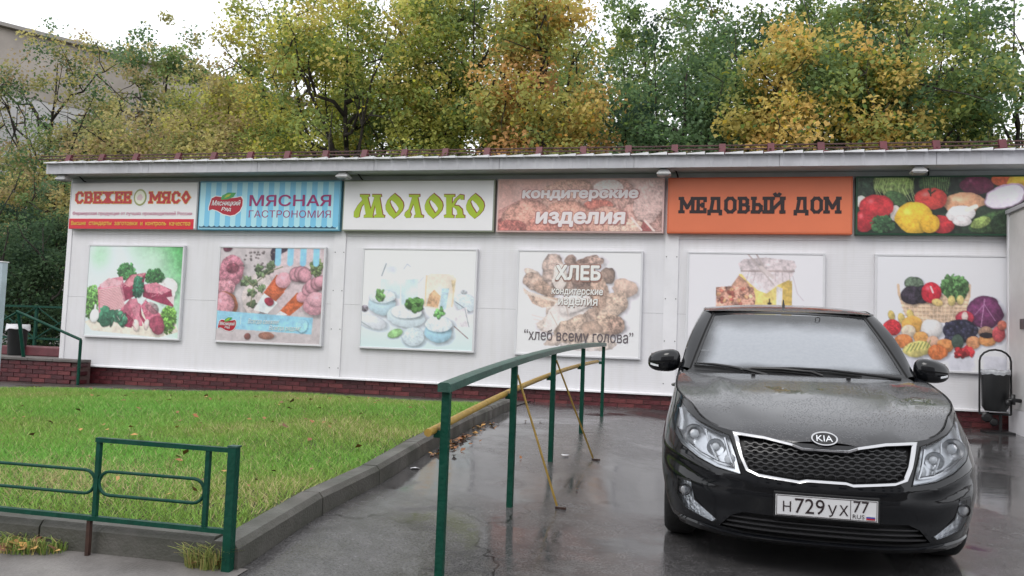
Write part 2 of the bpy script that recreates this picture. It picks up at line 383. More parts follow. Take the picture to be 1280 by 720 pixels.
# ================================================================== SHOP PAVILION
def siding_mat():
    m = mat('white siding', (.76, .752, .775, 1), .45, var=(.9, .07)); n, l = m.node_tree.nodes, m.node_tree.links; p = n['Principled BSDF']
    tc = n.new('ShaderNodeTexCoord'); w = n.new('ShaderNodeTexWave'); w.bands_direction = 'Z'; w.inputs['Scale'].default_value = 9.5; w.inputs['Distortion'].default_value = 0
    l.new(tc.outputs['Object'], w.inputs['Vector']); b = n.new('ShaderNodeBump'); b.inputs['Strength'].default_value = .22; b.inputs['Distance'].default_value = .0025
    l.new(w.outputs['Fac'], b.inputs['Height']); l.new(b.outputs[0], p.inputs['Normal'])
    # rain streaks: stretched noise
    mp = n.new('ShaderNodeMapping'); mp.inputs['Scale'].default_value = (7, 7, .5); l.new(tc.outputs['Object'], mp.inputs['Vector'])
    t = n.new('ShaderNodeTexNoise'); t.inputs['Scale'].default_value = 1.6; t.inputs['Detail'].default_value = 5; l.new(mp.outputs[0], t.inputs['Vector'])
    cr = n.new('ShaderNodeValToRGB'); cr.color_ramp.elements[0].position = .25; cr.color_ramp.elements[0].color = (.88, .87, .84, 1); cr.color_ramp.elements[1].position = .55; cr.color_ramp.elements[1].color = (1, 1, 1, 1)
    l.new(t.outputs['Fac'], cr.inputs[0]); mx = n.new('ShaderNodeMixRGB'); mx.blend_type = 'MULTIPLY'; mx.inputs[0].default_value = .45
    old = p.inputs['Base Color'].links[0].from_socket; l.new(old, mx.inputs[1]); l.new(cr.outputs[0], mx.inputs[2]); l.new(mx.outputs[0], p.inputs['Base Color'])
siding_mat()
mat('white trim', (.80, .79, .81, 1), .4, var=(2, .1)); mat('joint dark', (.12, .12, .13, 1), .8)
mat('soffit grey', (.50, .54, .54, 1), .7, var=(2, .2)); mat('fascia', (.52, .52, .55, 1), .5, var=(1.6, .25), rvar=(3, .35, .6))
mat('roof white', (.78, .78, .80, 1), .4, var=(3, .15)); mat('maroon paint', (.12, .012, .022, 1), .5, var=(8, .4))
mat('rusty pipe', (.09, .035, .03, 1), .6, var=(5, .5)); mat('bolt', (.2, .2, .2, 1), .4, metal=.6)
mat('brick red', (.12, .020, .026, 1), .5, var=(9, .6), bump=(50, .4), rvar=(6, .3, .7)); mat('brick dark', (.075, .015, .02, 1), .5, var=(9, .45), bump=(50, .4))
mat('brick rose', (.16, .034, .036, 1), .55, var=(9, .4), bump=(50, .4)); mat('mortar', (.13, .075, .07, 1), .9, var=(12, .3))

XL, XR, YB = -10.86, 9.0, 6.5
shop = thing('shop_pavilion', 'long low white sided shop pavilion with dark red brick plinth and corrugated roof', 'building', (XL, 0, .2))
build('wall', MB().box(XL+.02, XR, .03, YB, .1, 3.72), 'joint dark', shop)
pil = [-10.86, -5.72, -.45, 4.82, 9.0]
for a, b in zip(pil[:-1], pil[1:]):
    for z0, z1 in ((.455, 1.62), (1.623, 2.72), (2.723, 3.70)):
        build('wall_panel', MB().box(a+.003, b-.003, 0, .04, z0, z1), 'white siding', shop)
build('wall_panel', MB().box(XL-.03, XL+.018, .0, YB, .455, 3.70), 'white siding', shop)
for x in pil[1:-1]:
    o = build('pilaster', MB().box(x-.10, x+.10, -.022, -.001, .45, 3.70), 'white trim', shop)
    bb = MB()
    for z in np.arange(.6, 3.6, .62):
        for q in (-.075, .075): bb.lathe([(.0, -.028), (.009, -.028), (.009, -.02)], (x+q, 0, z), 6, 'y')
    build('bolt_row', bb, 'bolt', o)
build('corner_trim', MB().box(XL-.035, XL+.05, -.018, -.001, .455, 3.70), 'white trim', shop)
build('base_strip', MB().prism([(XL-.04, -.055, .425), (XL-.04, -.055, .445), (XL-.04, -.002, .462), (XL-.04, -.002, .425)], (XR-XL, 0, 0)), 'white trim', shop)
build('header_beam', MB().box(XL, XR, -.03, -.002, 3.63, 3.70), 'soffit grey', shop)
build('soffit', MB().box(XL-.1, XR+.1, -.47, .0, 3.702, 3.72), 'soffit grey', shop)
# fascia boards, each with shallow pressed ribs
x = XL-.14; roof = None
while x < XR+.1:
    mb = MB(); x1 = min(XR+.15, x+2.0); k = 0; P = []; q = x+.003
    while q < x1-.003:
        for dx, dy in ((0, 0), (.015, -.006), (.05, -.006), (.065, 0)):
            if q+dx < x1-.003: P.append((q+dx, -.49+dy))
        q += .262
    P.append((x1-.003, -.49)); 
    prof = [(a, b, 3.69) for a, b in P]+[(x1-.003, -.472, 3.69), (x+.003, -.472, 3.69)]
    build('fascia_board', MB().prism(prof, (0, 0, .18)), 'fascia', shop); x = x1
build('roof_deck', MB().add([(XL-.14, -.47, 3.72), (XR, -.47, 3.72), (XR, YB, 4.1), (XL-.14, YB, 4.1), (XL-.14, -.47, 3.855), (XR, -.47, 3.855), (XR, YB, 4.3), (XL-.14, YB, 4.3)],
      [(0, 3, 2, 1), (4, 5, 6, 7), (0, 1, 5, 4), (1, 2, 6, 5), (2, 3, 7, 6), (3, 0, 4, 7)]), 'fascia', shop)
x = XL-.14
sheet_me = None; k = 0
while x < XR-.3:      # lapped roof sheets, each tilted a little, white cut edge to the front
    t = random.uniform(.012, .03)
    mb = MB().add([(x, -.56, 3.875), (x+.25, -.56, 3.875+t), (x+.25, YB, 4.33+t), (x, YB, 4.33), (x, -.56, 3.863), (x+.25, -.56, 3.852+t*.3), (x+.25, YB, 4.31), (x, YB, 4.31)],
                  [(0, 1, 2, 3), (4, 7, 6, 5), (0, 4, 5, 1), (1, 5, 6, 2), (2, 6, 7, 3), (3, 7, 4, 0)])
    build('roof_sheet', mb, 'roof white', shop); x += .262
guard = thing('snow_guard', 'rusty maroon pipe snow guard running along the edge of the white pavilion roof', 'snow guard', (XL, -.4, 3.87))
for z, y in ((3.955, -.44), (4.015, -.40)): build('pipe', MB().tube([(XL-.35, y, z), (-3, y, z+.003), (3, y, z-.003), (XR, y, z)], .011, 6), 'rusty pipe', guard)
x = XL+.25
while x < XR-.2:
    build('bracket', MB().prism([(x-.045, -.50, 3.87), (x-.045, -.40, 3.87), (x-.045, -.38, 4.035), (x-.045, -.43, 4.035)], (.09, 0, 0)).box(x-.11, x+.09, -.5, -.36, 3.872, 3.905), 'maroon paint', guard); x += .66 if random.random() > .2 else .8

# plinth and its bricks (shared mesh data, a few shades)
build('plinth', MB().box(XL+.05, XR, .012, .3, -.1, .43), 'mortar', shop)
def brick_mesh(name, w, h, d, m):
    mb = MB().box(0, w, 0, d, 0, h); me = bpy.data.meshes.new(name); me.from_pydata(mb.v, [], mb.f); me.materials.append(MATS[m]); return me
BR = [brick_mesh('brick', .238, .062, .03, m) for m in ('brick red', 'brick red', 'brick dark', 'brick rose')]
n = 0
for r in range(4):
    x = XL+.06+(.125 if r % 2 else 0); z = .142+r*.0715
    while x < 4.1 and n < 290:
        o = link(bpy.data.objects.new('brick', random.choice(BR)), shop); o.location = (x-XL, random.uniform(-.004, .002), z-.2); x += .25; n += 1

# floodlights under the eaves
mat('lamp white', (.6, .6, .6, 1), .4, var=(6, .2)); mat('black metal', (.012, .012, .013, 1), .4, var=(10, .3)); mat('lamp glass', (.35, .36, .36, 1), .15)
for px, py, where in ((80, 218, 'at the left end of the eaves above the fresh meat sign'), (430, 217, 'under the eaves between the blue sign and the milk sign'),
                      (830, 215, 'under the eaves left of the orange sign'), (1148, 212, 'under the eaves above the big vegetable sign')):
    p = on_y(px, py, -.36); x, z = p[0], min(3.62, p[2])
    t = thing('floodlight', 'grey floodlight '+where, 'floodlight', (x, -.36, z), 'floodlights under the eaves')
    o = build('housing', MB().add([(x-.05, -.41, z+.07), (x+.05, -.41, z+.07), (x+.05, -.31, z+.07), (x-.05, -.31, z+.07), (x-.095, -.45, z+.01), (x+.095, -.45, z+.01), (x+.095, -.27, z+.01), (x-.095, -.27, z+.01)],
          [(0, 1, 2, 3), (4, 7, 6, 5), (0, 4, 5, 1), (1, 5, 6, 2), (2, 6, 7, 3), (3, 7, 4, 0)]), 'lamp white', t, bevel=.006)
    build('rim', MB().box(x-.1, x+.1, -.455, -.265, z-.012, z+.008), 'lamp white', t, bevel=.004)
    build('lens', MB().box(x-.08, x+.08, -.44, -.28, z-.03, z-.0125), 'lamp glass', t, bevel=.004)
    build('arm', MB().tube([(x+.0, -.36, z+.06), (x+.06, -.33, z+.10), (x+.16, -.2, z+.09), (x+.19, -.1, z+.02), (x+.19, -.005, z-.0)], .012, 6), 'black metal', t, smooth=True)

# entrance vestibule sticking out at the right edge
mat('beige panel', (.72, .70, .69, 1), .5, var=(1.1, .2))
vest = thing('entrance_vestibule', 'pale panelled entrance vestibule jutting from the shop front at the right edge', 'vestibule', (3.97, -1.1, .2))
build('side_wall', MB().box(3.99, 6.6, -2.4, -.13, .12, 3.08).box(4.8, 6.6, -.1295, -.002, .12, 2.75), 'beige panel', vest)
build('wall_panel', MB().box(3.968, 3.988, -2.4, -.19, .5, 3.05), 'beige panel', vest)
build('roof_cap', MB().box(3.94, 6.7, -2.45, -.13, 3.082, 3.13), 'fascia', vest)
build('corner_trim', MB().box(3.958, 3.986, -.186, -.13, .45, 3.08), 'white trim', vest)
build('base_panel', MB().box(3.962, 3.988, -2.4, -.19, .15, .494), 'white trim', vest)
build('meter_plate', MB().box(3.955, 3.967, -.74, -.6, 1.53, 1.66), 'bolt', vest)
# ================================================================== PRINTS: a small painter whose result becomes the colour of a fine mesh
def vnoise(h, w, cell, seed):
    r = np.random.default_rng(seed); gh, gw = int(h/cell)+3, int(w/cell)+3; g = r.random((gh, gw))
    y = np.arange(h)/cell; x = np.arange(w)/cell; yi = y.astype(int); xi = x.astype(int); fy = (y-yi)[:, None]; fx = (x-xi)[None]
    fy = fy*fy*(3-2*fy); fx = fx*fx*(3-2*fx)
    a = g[yi][:, xi]; b = g[yi][:, xi+1]; c = g[yi+1][:, xi]; e = g[yi+1][:, xi+1]
    return (a*(1-fx)+b*fx)*(1-fy)+(c*(1-fx)+e*fx)*fy
class Canvas:
    def __init__(s, w, h, bg):
        s.w, s.h = w*2, h*2; s.a = np.ones((s.h, s.w, 3))*np.array(bg, float)
        yy, xx = np.mgrid[0:s.h, 0:s.w]; s.x = (xx+.5)/s.w; s.y = (yy+.5)/s.h; s.asp = s.w/s.h; s.wob = .45
        s.n1 = vnoise(s.h, s.w, 3, 1); s.n2 = vnoise(s.h, s.w, 9, 2); s.n3 = vnoise(s.h, s.w, 30, 3)
    def comp(s, m, col):
        m = np.clip(m, 0, 1)[..., None]; s.a = s.a*(1-m)+col*m
    def grad(s, c0, c1, t): s.a = np.array(c0)*(1-t[..., None])+np.array(c1)*t[..., None]
    def blob(s, cx, cy, rx, ry, rot, col, shade=.4, noise=.12, soft=.04, alpha=1, rim=0, p=2.0, hi=0, wob=None):
        wob = s.wob if wob is None else wob
        """rounded thing, rx ry as fractions of the width"""
        c, q = math.cos(rot), math.sin(rot); X = (s.x-cx)+wob*rx*(.34*(s.n3-.5)+.16*(s.n2-.5)); Y = (s.y-cy)/s.asp+wob*ry*(.30*(s.n3[::-1, ::-1]-.5)+.16*(s.n2[::-1]-.5))
        u = (X*c+Y*q)/rx; v = (-X*q+Y*c)/ry; r = (np.abs(u)**p+np.abs(v)**p)**(1/p)
        m = np.clip((1-r)/soft+.5, 0, 1)*alpha
        if alpha == 1 and rx < .25:      # contact shadow of the photographed thing
            u2 = ((X-.10*rx)*c+(Y-.16*ry)*q)/rx; v2 = (-(X-.10*rx)*q+(Y-.16*ry)*c)/ry; s.a = s.a*(1-.38*np.clip((1.22-np.sqrt(u2*u2+v2*v2))/.4, 0, 1))[..., None]
        nz = np.sqrt(np.clip(1-r*r, 0, 1)); lx = X/rx; ly = Y/ry
        L = .5*nz+.3*(-ly)+.12*(-lx); L = np.clip(L*1.1+.45, 0, 1.25)
        f = (1-shade)+shade*L; f = f*(1+.55*noise*(s.n1-.5)*2+.5*noise*(s.n2-.5)*2); f = f*(1-rim*np.clip(r, 0, 1)**6)
        C = np.array(col, float)*f[..., None]
        if hi: C = C+hi*255*np.exp(-(((lx+.35)**2+(ly+.4)**2)/.04))[..., None]
        s.comp(m, C)
    def poly(s, pts, col, noise=.1, soft=.5, alpha=1, g=None):
        P = np.array(pts); X = s.x*s.w; Y = s.y*s.h; ins = np.zeros(X.shape, bool); n = len(P)
        for i in range(n):
            x0, y0 = P[i][0]*s.w, P[i][1]*s.h; x1, y1 = P[(i+1) % n][0]*s.w, P[(i+1) % n][1]*s.h
            if y0 == y1: continue
            cnd = ((y0 > Y) != (y1 > Y)) & (X < (x1-x0)*(Y-y0)/(y1-y0)+x0); ins ^= cnd
        f = (1+noise*(s.n1-.5)*1.2+noise*(s.n2-.5)*1.6+.16*(s.n3-.5))
        C = np.array(col, float)*f[..., None]
        if g is not None: C = C*(1+g*(s.y-P[:, 1].mean()))[..., None]
        s.comp(ins*alpha*1.0, C)
    def line(s, pts, w, col, alpha=1):
        for (x0, y0), (x1, y1) in zip(pts[:-1], pts[1:]):
            X = s.x-x0; Y = (s.y-y0)/s.asp; dx = x1-x0; dy = (y1-y0)/s.asp; L = dx*dx+dy*dy+1e-9
            t = np.clip((X*dx+Y*dy)/L, 0, 1); d = np.hypot(X-t*dx, Y-t*dy); s.comp(np.clip((w-d)/(.25*w)+.5, 0, 1)*alpha, np.array(col, float)*np.ones(s.a.shape))
    def leafy(s, cx, cy, rx, ry, col, n=60, size=.025, seed=0, var=.7, dark=.6):
        r = np.random.default_rng(seed+100); s.blob(cx, cy, rx*.85, ry*.85, 0, np.array(col)*dark, .3, .3, .2)
        for i in range(int(n*1.8)):
            a = r.uniform(0, 6.3); q = math.sqrt(r.random()); k = 1-var/2+var*r.random()+.25*(-math.sin(a)*-1 if False else 0)
            yy = math.sin(a)*q
            s.blob(cx+rx*q*math.cos(a), cy+ry*yy*s.asp, size*r.uniform(.3, .8), size*r.uniform(.2, .5), r.uniform(0, 3.1), np.array(col)*(k-.22*yy), .35, .15, .15)
    def vignette_soft(s): pass
    def out(s):
        dk = np.clip((215-s.a.mean(2))/90, 0, 1); s.a = s.a*(1+dk*(.22*(s.n2-.5)+.16*(s.n1-.5)+.18*(s.n3[:, ::-1]-.5)))[..., None]
        a = np.clip(s.a*.88+27, 0, 255); return (a[0::2, 0::2]+a[1::2, 0::2]+a[0::2, 1::2]+a[1::2, 1::2])/4
def print_mesh(name, cv, x0, x1, z0, z1, y, parent, gain=1.18, gloss='print vinyl'):
    img = np.minimum(lin(cv.out())*gain, .82); h, w = img.shape[:2]
    xs = np.linspace(x0, x1, w); zs = np.linspace(z1, z0, h); X, Z = np.meshgrid(xs, zs)
    V = np.stack([X, np.full_like(X, y), Z], -1).reshape(-1, 3); i = np.arange(h*w).reshape(h, w)
    F = np.stack([i[:-1, :-1], i[1:, :-1], i[1:, 1:], i[:-1, 1:]], -1).reshape(-1, 4)
    return raw_mesh(name, V, F, gloss, parent, cols=img.reshape(-1, 3))
mat('print vinyl', rough=.35, attr='tint')

# ---- fascia signs -------------------------------------------------------------------------------------------------
def sign(label, x0, x1, edge, face=None):
    t = thing('fascia_sign', label, 'sign', ((x0+x1)/2, 0, 2.79), 'light box signs along the shop front')
    z0, z1 = 2.795, 3.618
    build('cabinet', MB().box(x0, x1, -.118, -.001, z0, z1), edge, t, bevel=.008)
    if face: build('face', MB().box(x0+.022, x1-.022, -.1225, -.1185, z0+.022, z1-.022), face, t)
    return t
G2 = 1.22
def flat(name, r, g, b, k=G2, rough=.35, var=None): return mat(name, tuple(min(.82, c) for c in rgb(r, g, b, k)[:3])+(1,), rough, var=var)
flat('sign white', 218, 213, 222, var=(1.2, .06)); flat('sign red', 190, 28, 45); flat('sign gold', 214, 170, 70); flat('letter red', 176, 44, 46); flat('rose text', 196, 140, 160)
flat('cab grey', 150, 152, 155); flat('cab blue', 90, 150, 175); flat('cab green grey', 130, 135, 120); flat('cab pink', 200, 170, 165); flat('cab orange', 190, 95, 60); flat('cab green', 34, 70, 50)
flat('stripe light', 160, 204, 226); flat('stripe blue', 112, 178, 208); flat('plum', 140, 44, 96); flat('logo red', 158, 28, 44); flat('logo white', 225, 215, 220); flat('leaf green', 70, 150, 80); flat('leaf yellow', 170, 180, 60)
flat('milk green', 150, 172, 44); flat('milk outline', 128, 58, 40); flat('orange face', 203, 110, 76, var=(1.5, .08)); flat('ink', 40, 30, 32); flat('navy', 30, 70, 95); flat('letter cream', 222, 206, 206); flat('letter shade', 168, 116, 112)
flat('bread text', 226, 214, 210); flat('bread shade', 150, 118, 108); flat('motto', 96, 88, 92); flat('band blue', 128, 186, 212); flat('pale text', 205, 225, 235)
def sx(px, py=255): return float(on_y(px, py, -.12)[0])
def sz(px, py): return float(on_y(px, py, -.12)[2])
# 1 fresh meat
t = sign('white fascia sign reading СВЕЖЕЕ МЯСО in red above a red band, leftmost', -10.80, -8.285, 'cab grey', 'sign white')
build('red_band', MB().box(-10.79, -8.34, -.1265, -.123, 2.80, 2.975), 'sign red', t)
ST = lambda w, th: stroke_text(w, th, .16)
def so(word): return [c if c != 'Q' else 'О2' for c in word]
for w_, a, b in ((list('СВЕЖЕЕ'), -10.70, -9.565), (['М', 'Я', 'С', 'О2'], -9.235, -8.42)):
    T = ST(w_, .22); B = ST(w_, .31)
    place_print('lettering_outline', B, a, b, 3.235, 3.455, -.1235, 'sign gold', t, ref=T[0], dz=True)
    place_print('lettering', T, a, b, 3.235, 3.455, -.1265, 'letter red', t, dz=True)
e = [(-9.4+.125*math.cos(q), -.1235, 3.345+.145*math.sin(q)) for q in np.linspace(0, 6.283, 25)[:-1]]
build('emblem_ring', MB().prism(e, (0, -.003, 0)), flat('emblem olive', 140, 146, 92), t)
e = [(-9.4+.098*math.cos(q), -.1265, 3.345+.115*math.sin(q)) for q in np.linspace(0, 6.283, 25)[:-1]]
o = build('emblem_disc', MB().prism(e, (0, -.002, 0)), flat('emblem cream', 216, 214, 196), t)
build('emblem_mark', MB().prism([(-9.45, -.129, 3.30), (-9.37, -.129, 3.29), (-9.34, -.129, 3.35), (-9.38, -.129, 3.40), (-9.43, -.129, 3.39), (-9.46, -.129, 3.34)], (0, -.001, 0)), flat('emblem pink', 200, 176, 178), o)
outlined('slogan', 'Фермерская продукция от лучших производителей России', -10.73, -8.38, 3.025, 3.105, -.124, 'rose text', t, off=.02)
cw = 2.35/46.; cp = -10.74
for w_ in 'Высшие стандарты заготовки и контроль качества'.split():
    outlined('band_text', w_, cp, cp+cw*(len(w_)-.15), 2.845 if set(w_) & set('рд') else 2.862, 2.935 if w_[0] == 'В' else 2.923, -.1275, 'sign gold', t, off=.03); cp += cw*(len(w_)+1)
# 2 meat delicatessen
X0, X1 = -8.265, -5.70
t = sign('light blue striped awning style sign reading МЯСНАЯ ГАСТРОНОМИЯ with red logo', X0, X1, 'cab blue', 'stripe light')
build('face_lower_edge', MB().box(X0+.03, X1-.06, -.1245, -.1228, 2.83, 2.868), 'navy', t)
N = 26; w = (X1-X0-.05)/N
for i in range(N):
    a = X0+.025+i*w; pts = [(a, -.1232, 3.59), (a, -.1232, 2.88)]+[(a+w/2-w/2*math.cos(q), -.1232, 2.88-.032*math.sin(q)) for q in np.linspace(0, math.pi, 7)[1:-1]]+[(a+w, -.1232, 2.88), (a+w, -.1232, 3.59)]
    build('stripe', MB().prism(pts[::-1], (0, -.002 if i % 2 else -.0026, 0)), 'stripe blue' if i % 2 else 'stripe light', t)
def px_sign2(u, v): return (sx(245+u*190/1280, 220+v*75/505), sz(245+u*190/1280, 220+v*75/505))
def logo(t, f, y, s=1):
    P = [(112, 290), (112, 262), (135, 190), (170, 172), (215, 178), (260, 190), (330, 185), (380, 175), (396, 200), (392, 250), (370, 295), (330, 325), (290, 334), (230, 320), (180, 292), (140, 280)]
    pts = [f(*p) for p in P]; cx = sum(p[0] for p in pts)/len(pts); cz = sum(p[1] for p in pts)/len(pts)
    rim = [(cx+(a-cx)*1.05, y, cz+(b-cz)*1.1) for a, b in pts]
    o = build('logo', MB().prism(rim[::-1], (0, -.002, 0)), 'logo white', t)
    build('logo_field', MB().prism([(a, y-.0022, b) for a, b in pts][::-1], (0, -.0015, 0)), 'logo red', o)
    build('logo_leaf', MB().prism([(*((f(*p)[0], y-.004)), f(*p)[1]) for p in [(212, 200), (225, 165), (275, 140), (340, 142), (318, 178), (270, 197)]][::-1], (0, -.0015, 0)), 'leaf green', o)
    build('logo_leaf_vein', MB().prism([(*((f(*p)[0], y-.0056)), f(*p)[1]) for p in [(240, 188), (262, 160), (300, 150), (282, 172)]][::-1], (0, -.001, 0)), 'leaf yellow', o)
    for body, a, b in (('Мясницкий', (135, 258), (380, 203)), ('Ряд', (215, 300), (300, 262))):
        p, q = f(*a), f(*b); outlined('logo_text', body, p[0], q[0], p[1], q[1], y-.004, 'logo white', o, off=.02, shear=.25)
logo(t, px_sign2, -.126)
p, q = px_sign2(450, 255), px_sign2(1142, 157); outlined('lettering', 'МЯСНАЯ', p[0], q[0], p[1], q[1], -.1265, 'plum', t, off=.02)
p, q = px_sign2(445, 350), px_sign2(1138, 290); outlined('lettering', 'ГАСТРОНОМИЯ', p[0], q[0], p[1], q[1], -.1265, 'plum', t, off=.0)
# 3 milk
X0, X1 = -5.66, -3.145
t = sign('white fascia sign reading МОЛОКО in ornate green letters', X0, X1, 'cab green grey', 'sign white')
MP = [[(110, 328), (112, 290), (140, 240), (178, 196), (172, 172), (160, 166), (160, 150), (235, 150), (236, 164), (222, 170), (246, 268), (276, 172), (258, 166), (258, 150), (330, 150), (332, 166), (318, 172), (342, 312), (357, 318), (355, 334), (272, 334), (270, 318), (292, 312), (280, 232), (262, 318), (266, 334), (190, 334), (192, 318), (206, 312), (192, 222), (172, 248), (160, 290), (154, 328), (130, 336)]]
def OP(dx): return [[(438+dx, 142), (480+dx, 176), (505+dx, 212), (510+dx, 242), (500+dx, 276), (470+dx, 312), (430+dx, 342), (390+dx, 308), (366+dx, 270), (364+dx, 240), (378+dx, 200), (405+dx, 168)], [(410+dx, 190), (398+dx, 208), (412+dx, 244), (448+dx, 300), (468+dx, 276), (470+dx, 258), (446+dx, 222)]]
LP = [[(515, 318), (520, 296), (548, 270), (578, 172), (552, 168), (552, 150), (638, 150), (638, 166), (622, 172), (650, 312), (668, 318), (666, 334), (592, 334), (596, 318), (606, 312), (588, 222), (560, 290), (570, 310), (560, 334), (530, 336)]]
KP = [[(833, 334), (832, 318), (850, 312), (850, 172), (833, 166), (833, 150), (918, 150), (918, 166), (898, 172), (896, 226), (918, 186), (960, 150), (992, 156), (990, 190), (966, 190), (960, 176), (936, 196), (914, 236), (950, 240), (978, 268), (984, 312), (998, 318), (998, 336), (924, 336), (926, 320), (940, 312), (934, 276), (912, 250), (896, 252), (896, 312), (912, 318), (910, 336)]]
polys = MP+OP(0)+LP+OP(314)+KP+OP(645)
f3 = lambda u, v: (sx(425+u*200/1280, 220+v*75/480), sz(425+u*200/1280, 220+v*75/480))
pol = [[f3(u, v) for u, v in P] for P in polys]
def flat_poly(name, pol, y, m, t, offset=0, dx=0, dzz=0):
    V, F = poly_text_verts(pol, offset); mb = MB(); mb.v = [(q[0]+dx, y, q[1]+dzz) for q in V]; mb.f = F
    o = build(name, mb, m, t, fix=False)
    if sum(p.normal.y*p.area for p in o.data.polygons) > 0: o.data.flip_normals()
    return o
flat_poly('lettering_outline', pol, -.1235, 'milk outline', t, .008, .006, .006)
flat_poly('lettering', pol, -.1255, 'milk green', t)
# 4 pastry
X0, X1 = -3.105, -.575
t = sign('pinkish brown bread picture sign reading кондитерские изделия', X0, X1, 'cab pink')
c = Canvas(250, 80, (205, 165, 158))
c.grad((198, 150, 140), (214, 186, 180), np.clip(c.x*.7+c.n3*.5-.2, 0, 1))
for i in range(9): c.line([(0, .62+i*.035), (.2+.01*i, .30+i*.02)], .004, (150+8*i, 90+6*i, 84+5*i), .8)
c.poly([(0, .78), (.08, .66), (.12, .9), (0, 1)], (112, 40, 42)); 
c.blob(.42, .28, .16, .09, -.2, (206, 160, 142), .4, .25, .1); c.blob(.72, .32, .12, .12, .5, (196, 150, 138), .5, .3); c.blob(.68, .16, .09, .05, 0, (232, 222, 220), .2, .1)
c.blob(.62, .5, .09, .035, 0, (176, 84, 70), .4, .25); c.blob(.9, .75, .14, .1, .3, (190, 140, 130), .5, .35); c.blob(.93, .35, .09, .16, .3, (214, 180, 174), .3, .2)
c.blob(.17, .8, .17, .12, -.35, (206, 140, 122), .55, .3, .06, rim=.4); c.blob(.08, 1.0, .12, .07, 0, (150, 70, 64), .5, .5); c.blob(.44, .78, .15, .12, .15, (212, 146, 124), .55, .3, .06, rim=.35)
c.blob(.28, .95, .1, .08, 0, (186, 110, 96), .6, .4); c.blob(.68, .84, .13, .1, .2, (216, 158, 138), .5, .3, .06, rim=.3); c.blob(.8, .97, .12, .07, .2, (220, 180, 160), .5, .3, .06)
c.line([(.74, .5), (.79, .8)], .006, (110, 70, 66)); c.poly([(.87, .97), (.89, .8), (.93, .9), (.94, 1), (.88, 1)], (120, 44, 44)); c.line([(.82, .74), (.88, .97)], .006, (230, 210, 205)); c.line([(.9, .8), (.955, .99)], .006, (230, 210, 205))
c.a += ((c.n1-.5)*20)[..., None]; c.a = c.a*.7+np.array((206, 164, 154))*.3
print_mesh('picture', c, X0+.025, X1-.025, 2.82, 3.593, -.1235, t)
f4 = lambda u, v: (sx(618+u*220/1280, 215+v*85/495), sz(618+u*220/1280, 215+v*85/495))
p, q = f4(200, 214), f4(1050, 128); outlined('lettering', 'кондитерские', p[0], q[0], p[1], q[1], -.1250, 'letter cream', t, 'letter shade', .06, .085, .06, drop=(.004, -.004))
p, q = f4(298, 400), f4(955, 290); outlined('lettering', 'изделия', p[0], q[0], p[1], q[1], -.1250, 'letter cream', t, 'letter shade', .06, .085, .06, drop=(.004, -.004))
# 5 honey house
X0, X1 = -.525, 2.022
t = sign('plain orange fascia sign reading МЕДОВЫЙ ДОМ in black block letters', X0, X1, 'cab orange', 'orange face')
for w_, a, b, zz1 in (('МЕДОВЫЙ', 848, 982, 3.395), ('ДОМ', 992, 1052, 3.336)):
    place_print('lettering', stroke_text(w_, .24, .2), float(on_y(a, 257, -.12)[0]), float(on_y(b, 257, -.12)[0]), 3.06, zz1, -.1235, 'ink', t, dz=True)
# 6 vegetables
X0, X1 = 2.062, 4.60
t = sign('long picture sign of tomatoes, peppers, garlic and cabbage with no lettering', X0, X1, 'cab green')
c = Canvas(250, 80, (22, 34, 24)); S = 190/223.   # zoom spans 220 of ~250 px
def V6(cx, cy, rx, ry, rot, col, **k): c.blob((cx-60)/1330, (cy-60)/425, rx/1330, ry/1330, rot, col, **k)
c.a *= (.6+.8*c.n2)[..., None]
V6(100, 130, 90, 90, 0, (40, 60, 44), noise=.5); V6(310, 120, 150, 80, .15, (112, 138, 70), shade=.4, noise=.4)
for i in range(16): 
    x_ = 190+i*17; c.line([((x_-60)/1330, .02), ((x_-75+random.uniform(-20, 20))/1330, .2), ((x_-40)/1330, .42)], .002, (176, 196, 120), .8)
V6(330, 220, 80, 50, .5, (60, 92, 50), noise=.4); V6(590, 110, 110, 70, 0, (40, 66, 34), noise=.5)
for i in range(12): c.line([((510+i*16-60)/1330, .0), ((525+i*13-60)/1330, .3)], .0018, (120, 150, 80), .7)
V6(860, 125, 115, 70, 0, (86, 22, 48), noise=.2, hi=.15); V6(1030, 85, 70, 45, 0, (206, 84, 44)); V6(1180, 120, 120, 100, 0, (226, 176, 44), noise=.08); V6(1250, 225, 55, 38, 0, (180, 90, 84))
V6(1340, 150, 90, 110, 0, (200, 120, 50)); V6(1330, 330, 60, 70, 0, (120, 140, 60))
V6(85, 245, 40, 45, 0, (226, 222, 210)); V6(325, 335, 40, 60, 0, (216, 206, 200)); V6(190, 285, 118, 95, 0, (188, 40, 46), hi=.2, noise=.08); V6(110, 390, 75, 85, .2, (160, 30, 38), hi=.2)
c.leafy((235-60)/1330, (420-60)/425, .06, .05, (46, 84, 48), 40, .02, 5)
V6(790, 265, 140, 85, 0, (210, 150, 112), hi=.2, noise=.08); V6(565, 225, 110, 85, 0, (206, 58, 50), hi=.25, noise=.06); c.line([((545-60)/1330, .24), ((560-60)/1330, .3), ((590-60)/1330, .24)], .004, (30, 40, 24)); c.line([((556-60)/1330, .2), ((560-60)/1330, .33)], .004, (30, 40, 24))
V6(640, 415, 80, 68, 0, (176, 36, 42), hi=.2); V6(450, 370, 130, 120, .2, (232, 178, 44), hi=.15, noise=.05); V6(555, 410, 70, 70, 0, (226, 168, 40), noise=.05)
V6(940, 330, 90, 60, 0, (30, 44, 30)); V6(990, 390, 190, 68, -.3, (44, 70, 36), noise=.5); V6(1080, 400, 130, 85, -.3, (26, 44, 26), noise=.6); V6(890, 400, 70, 40, -.4, (120, 140, 70), noise=.4)
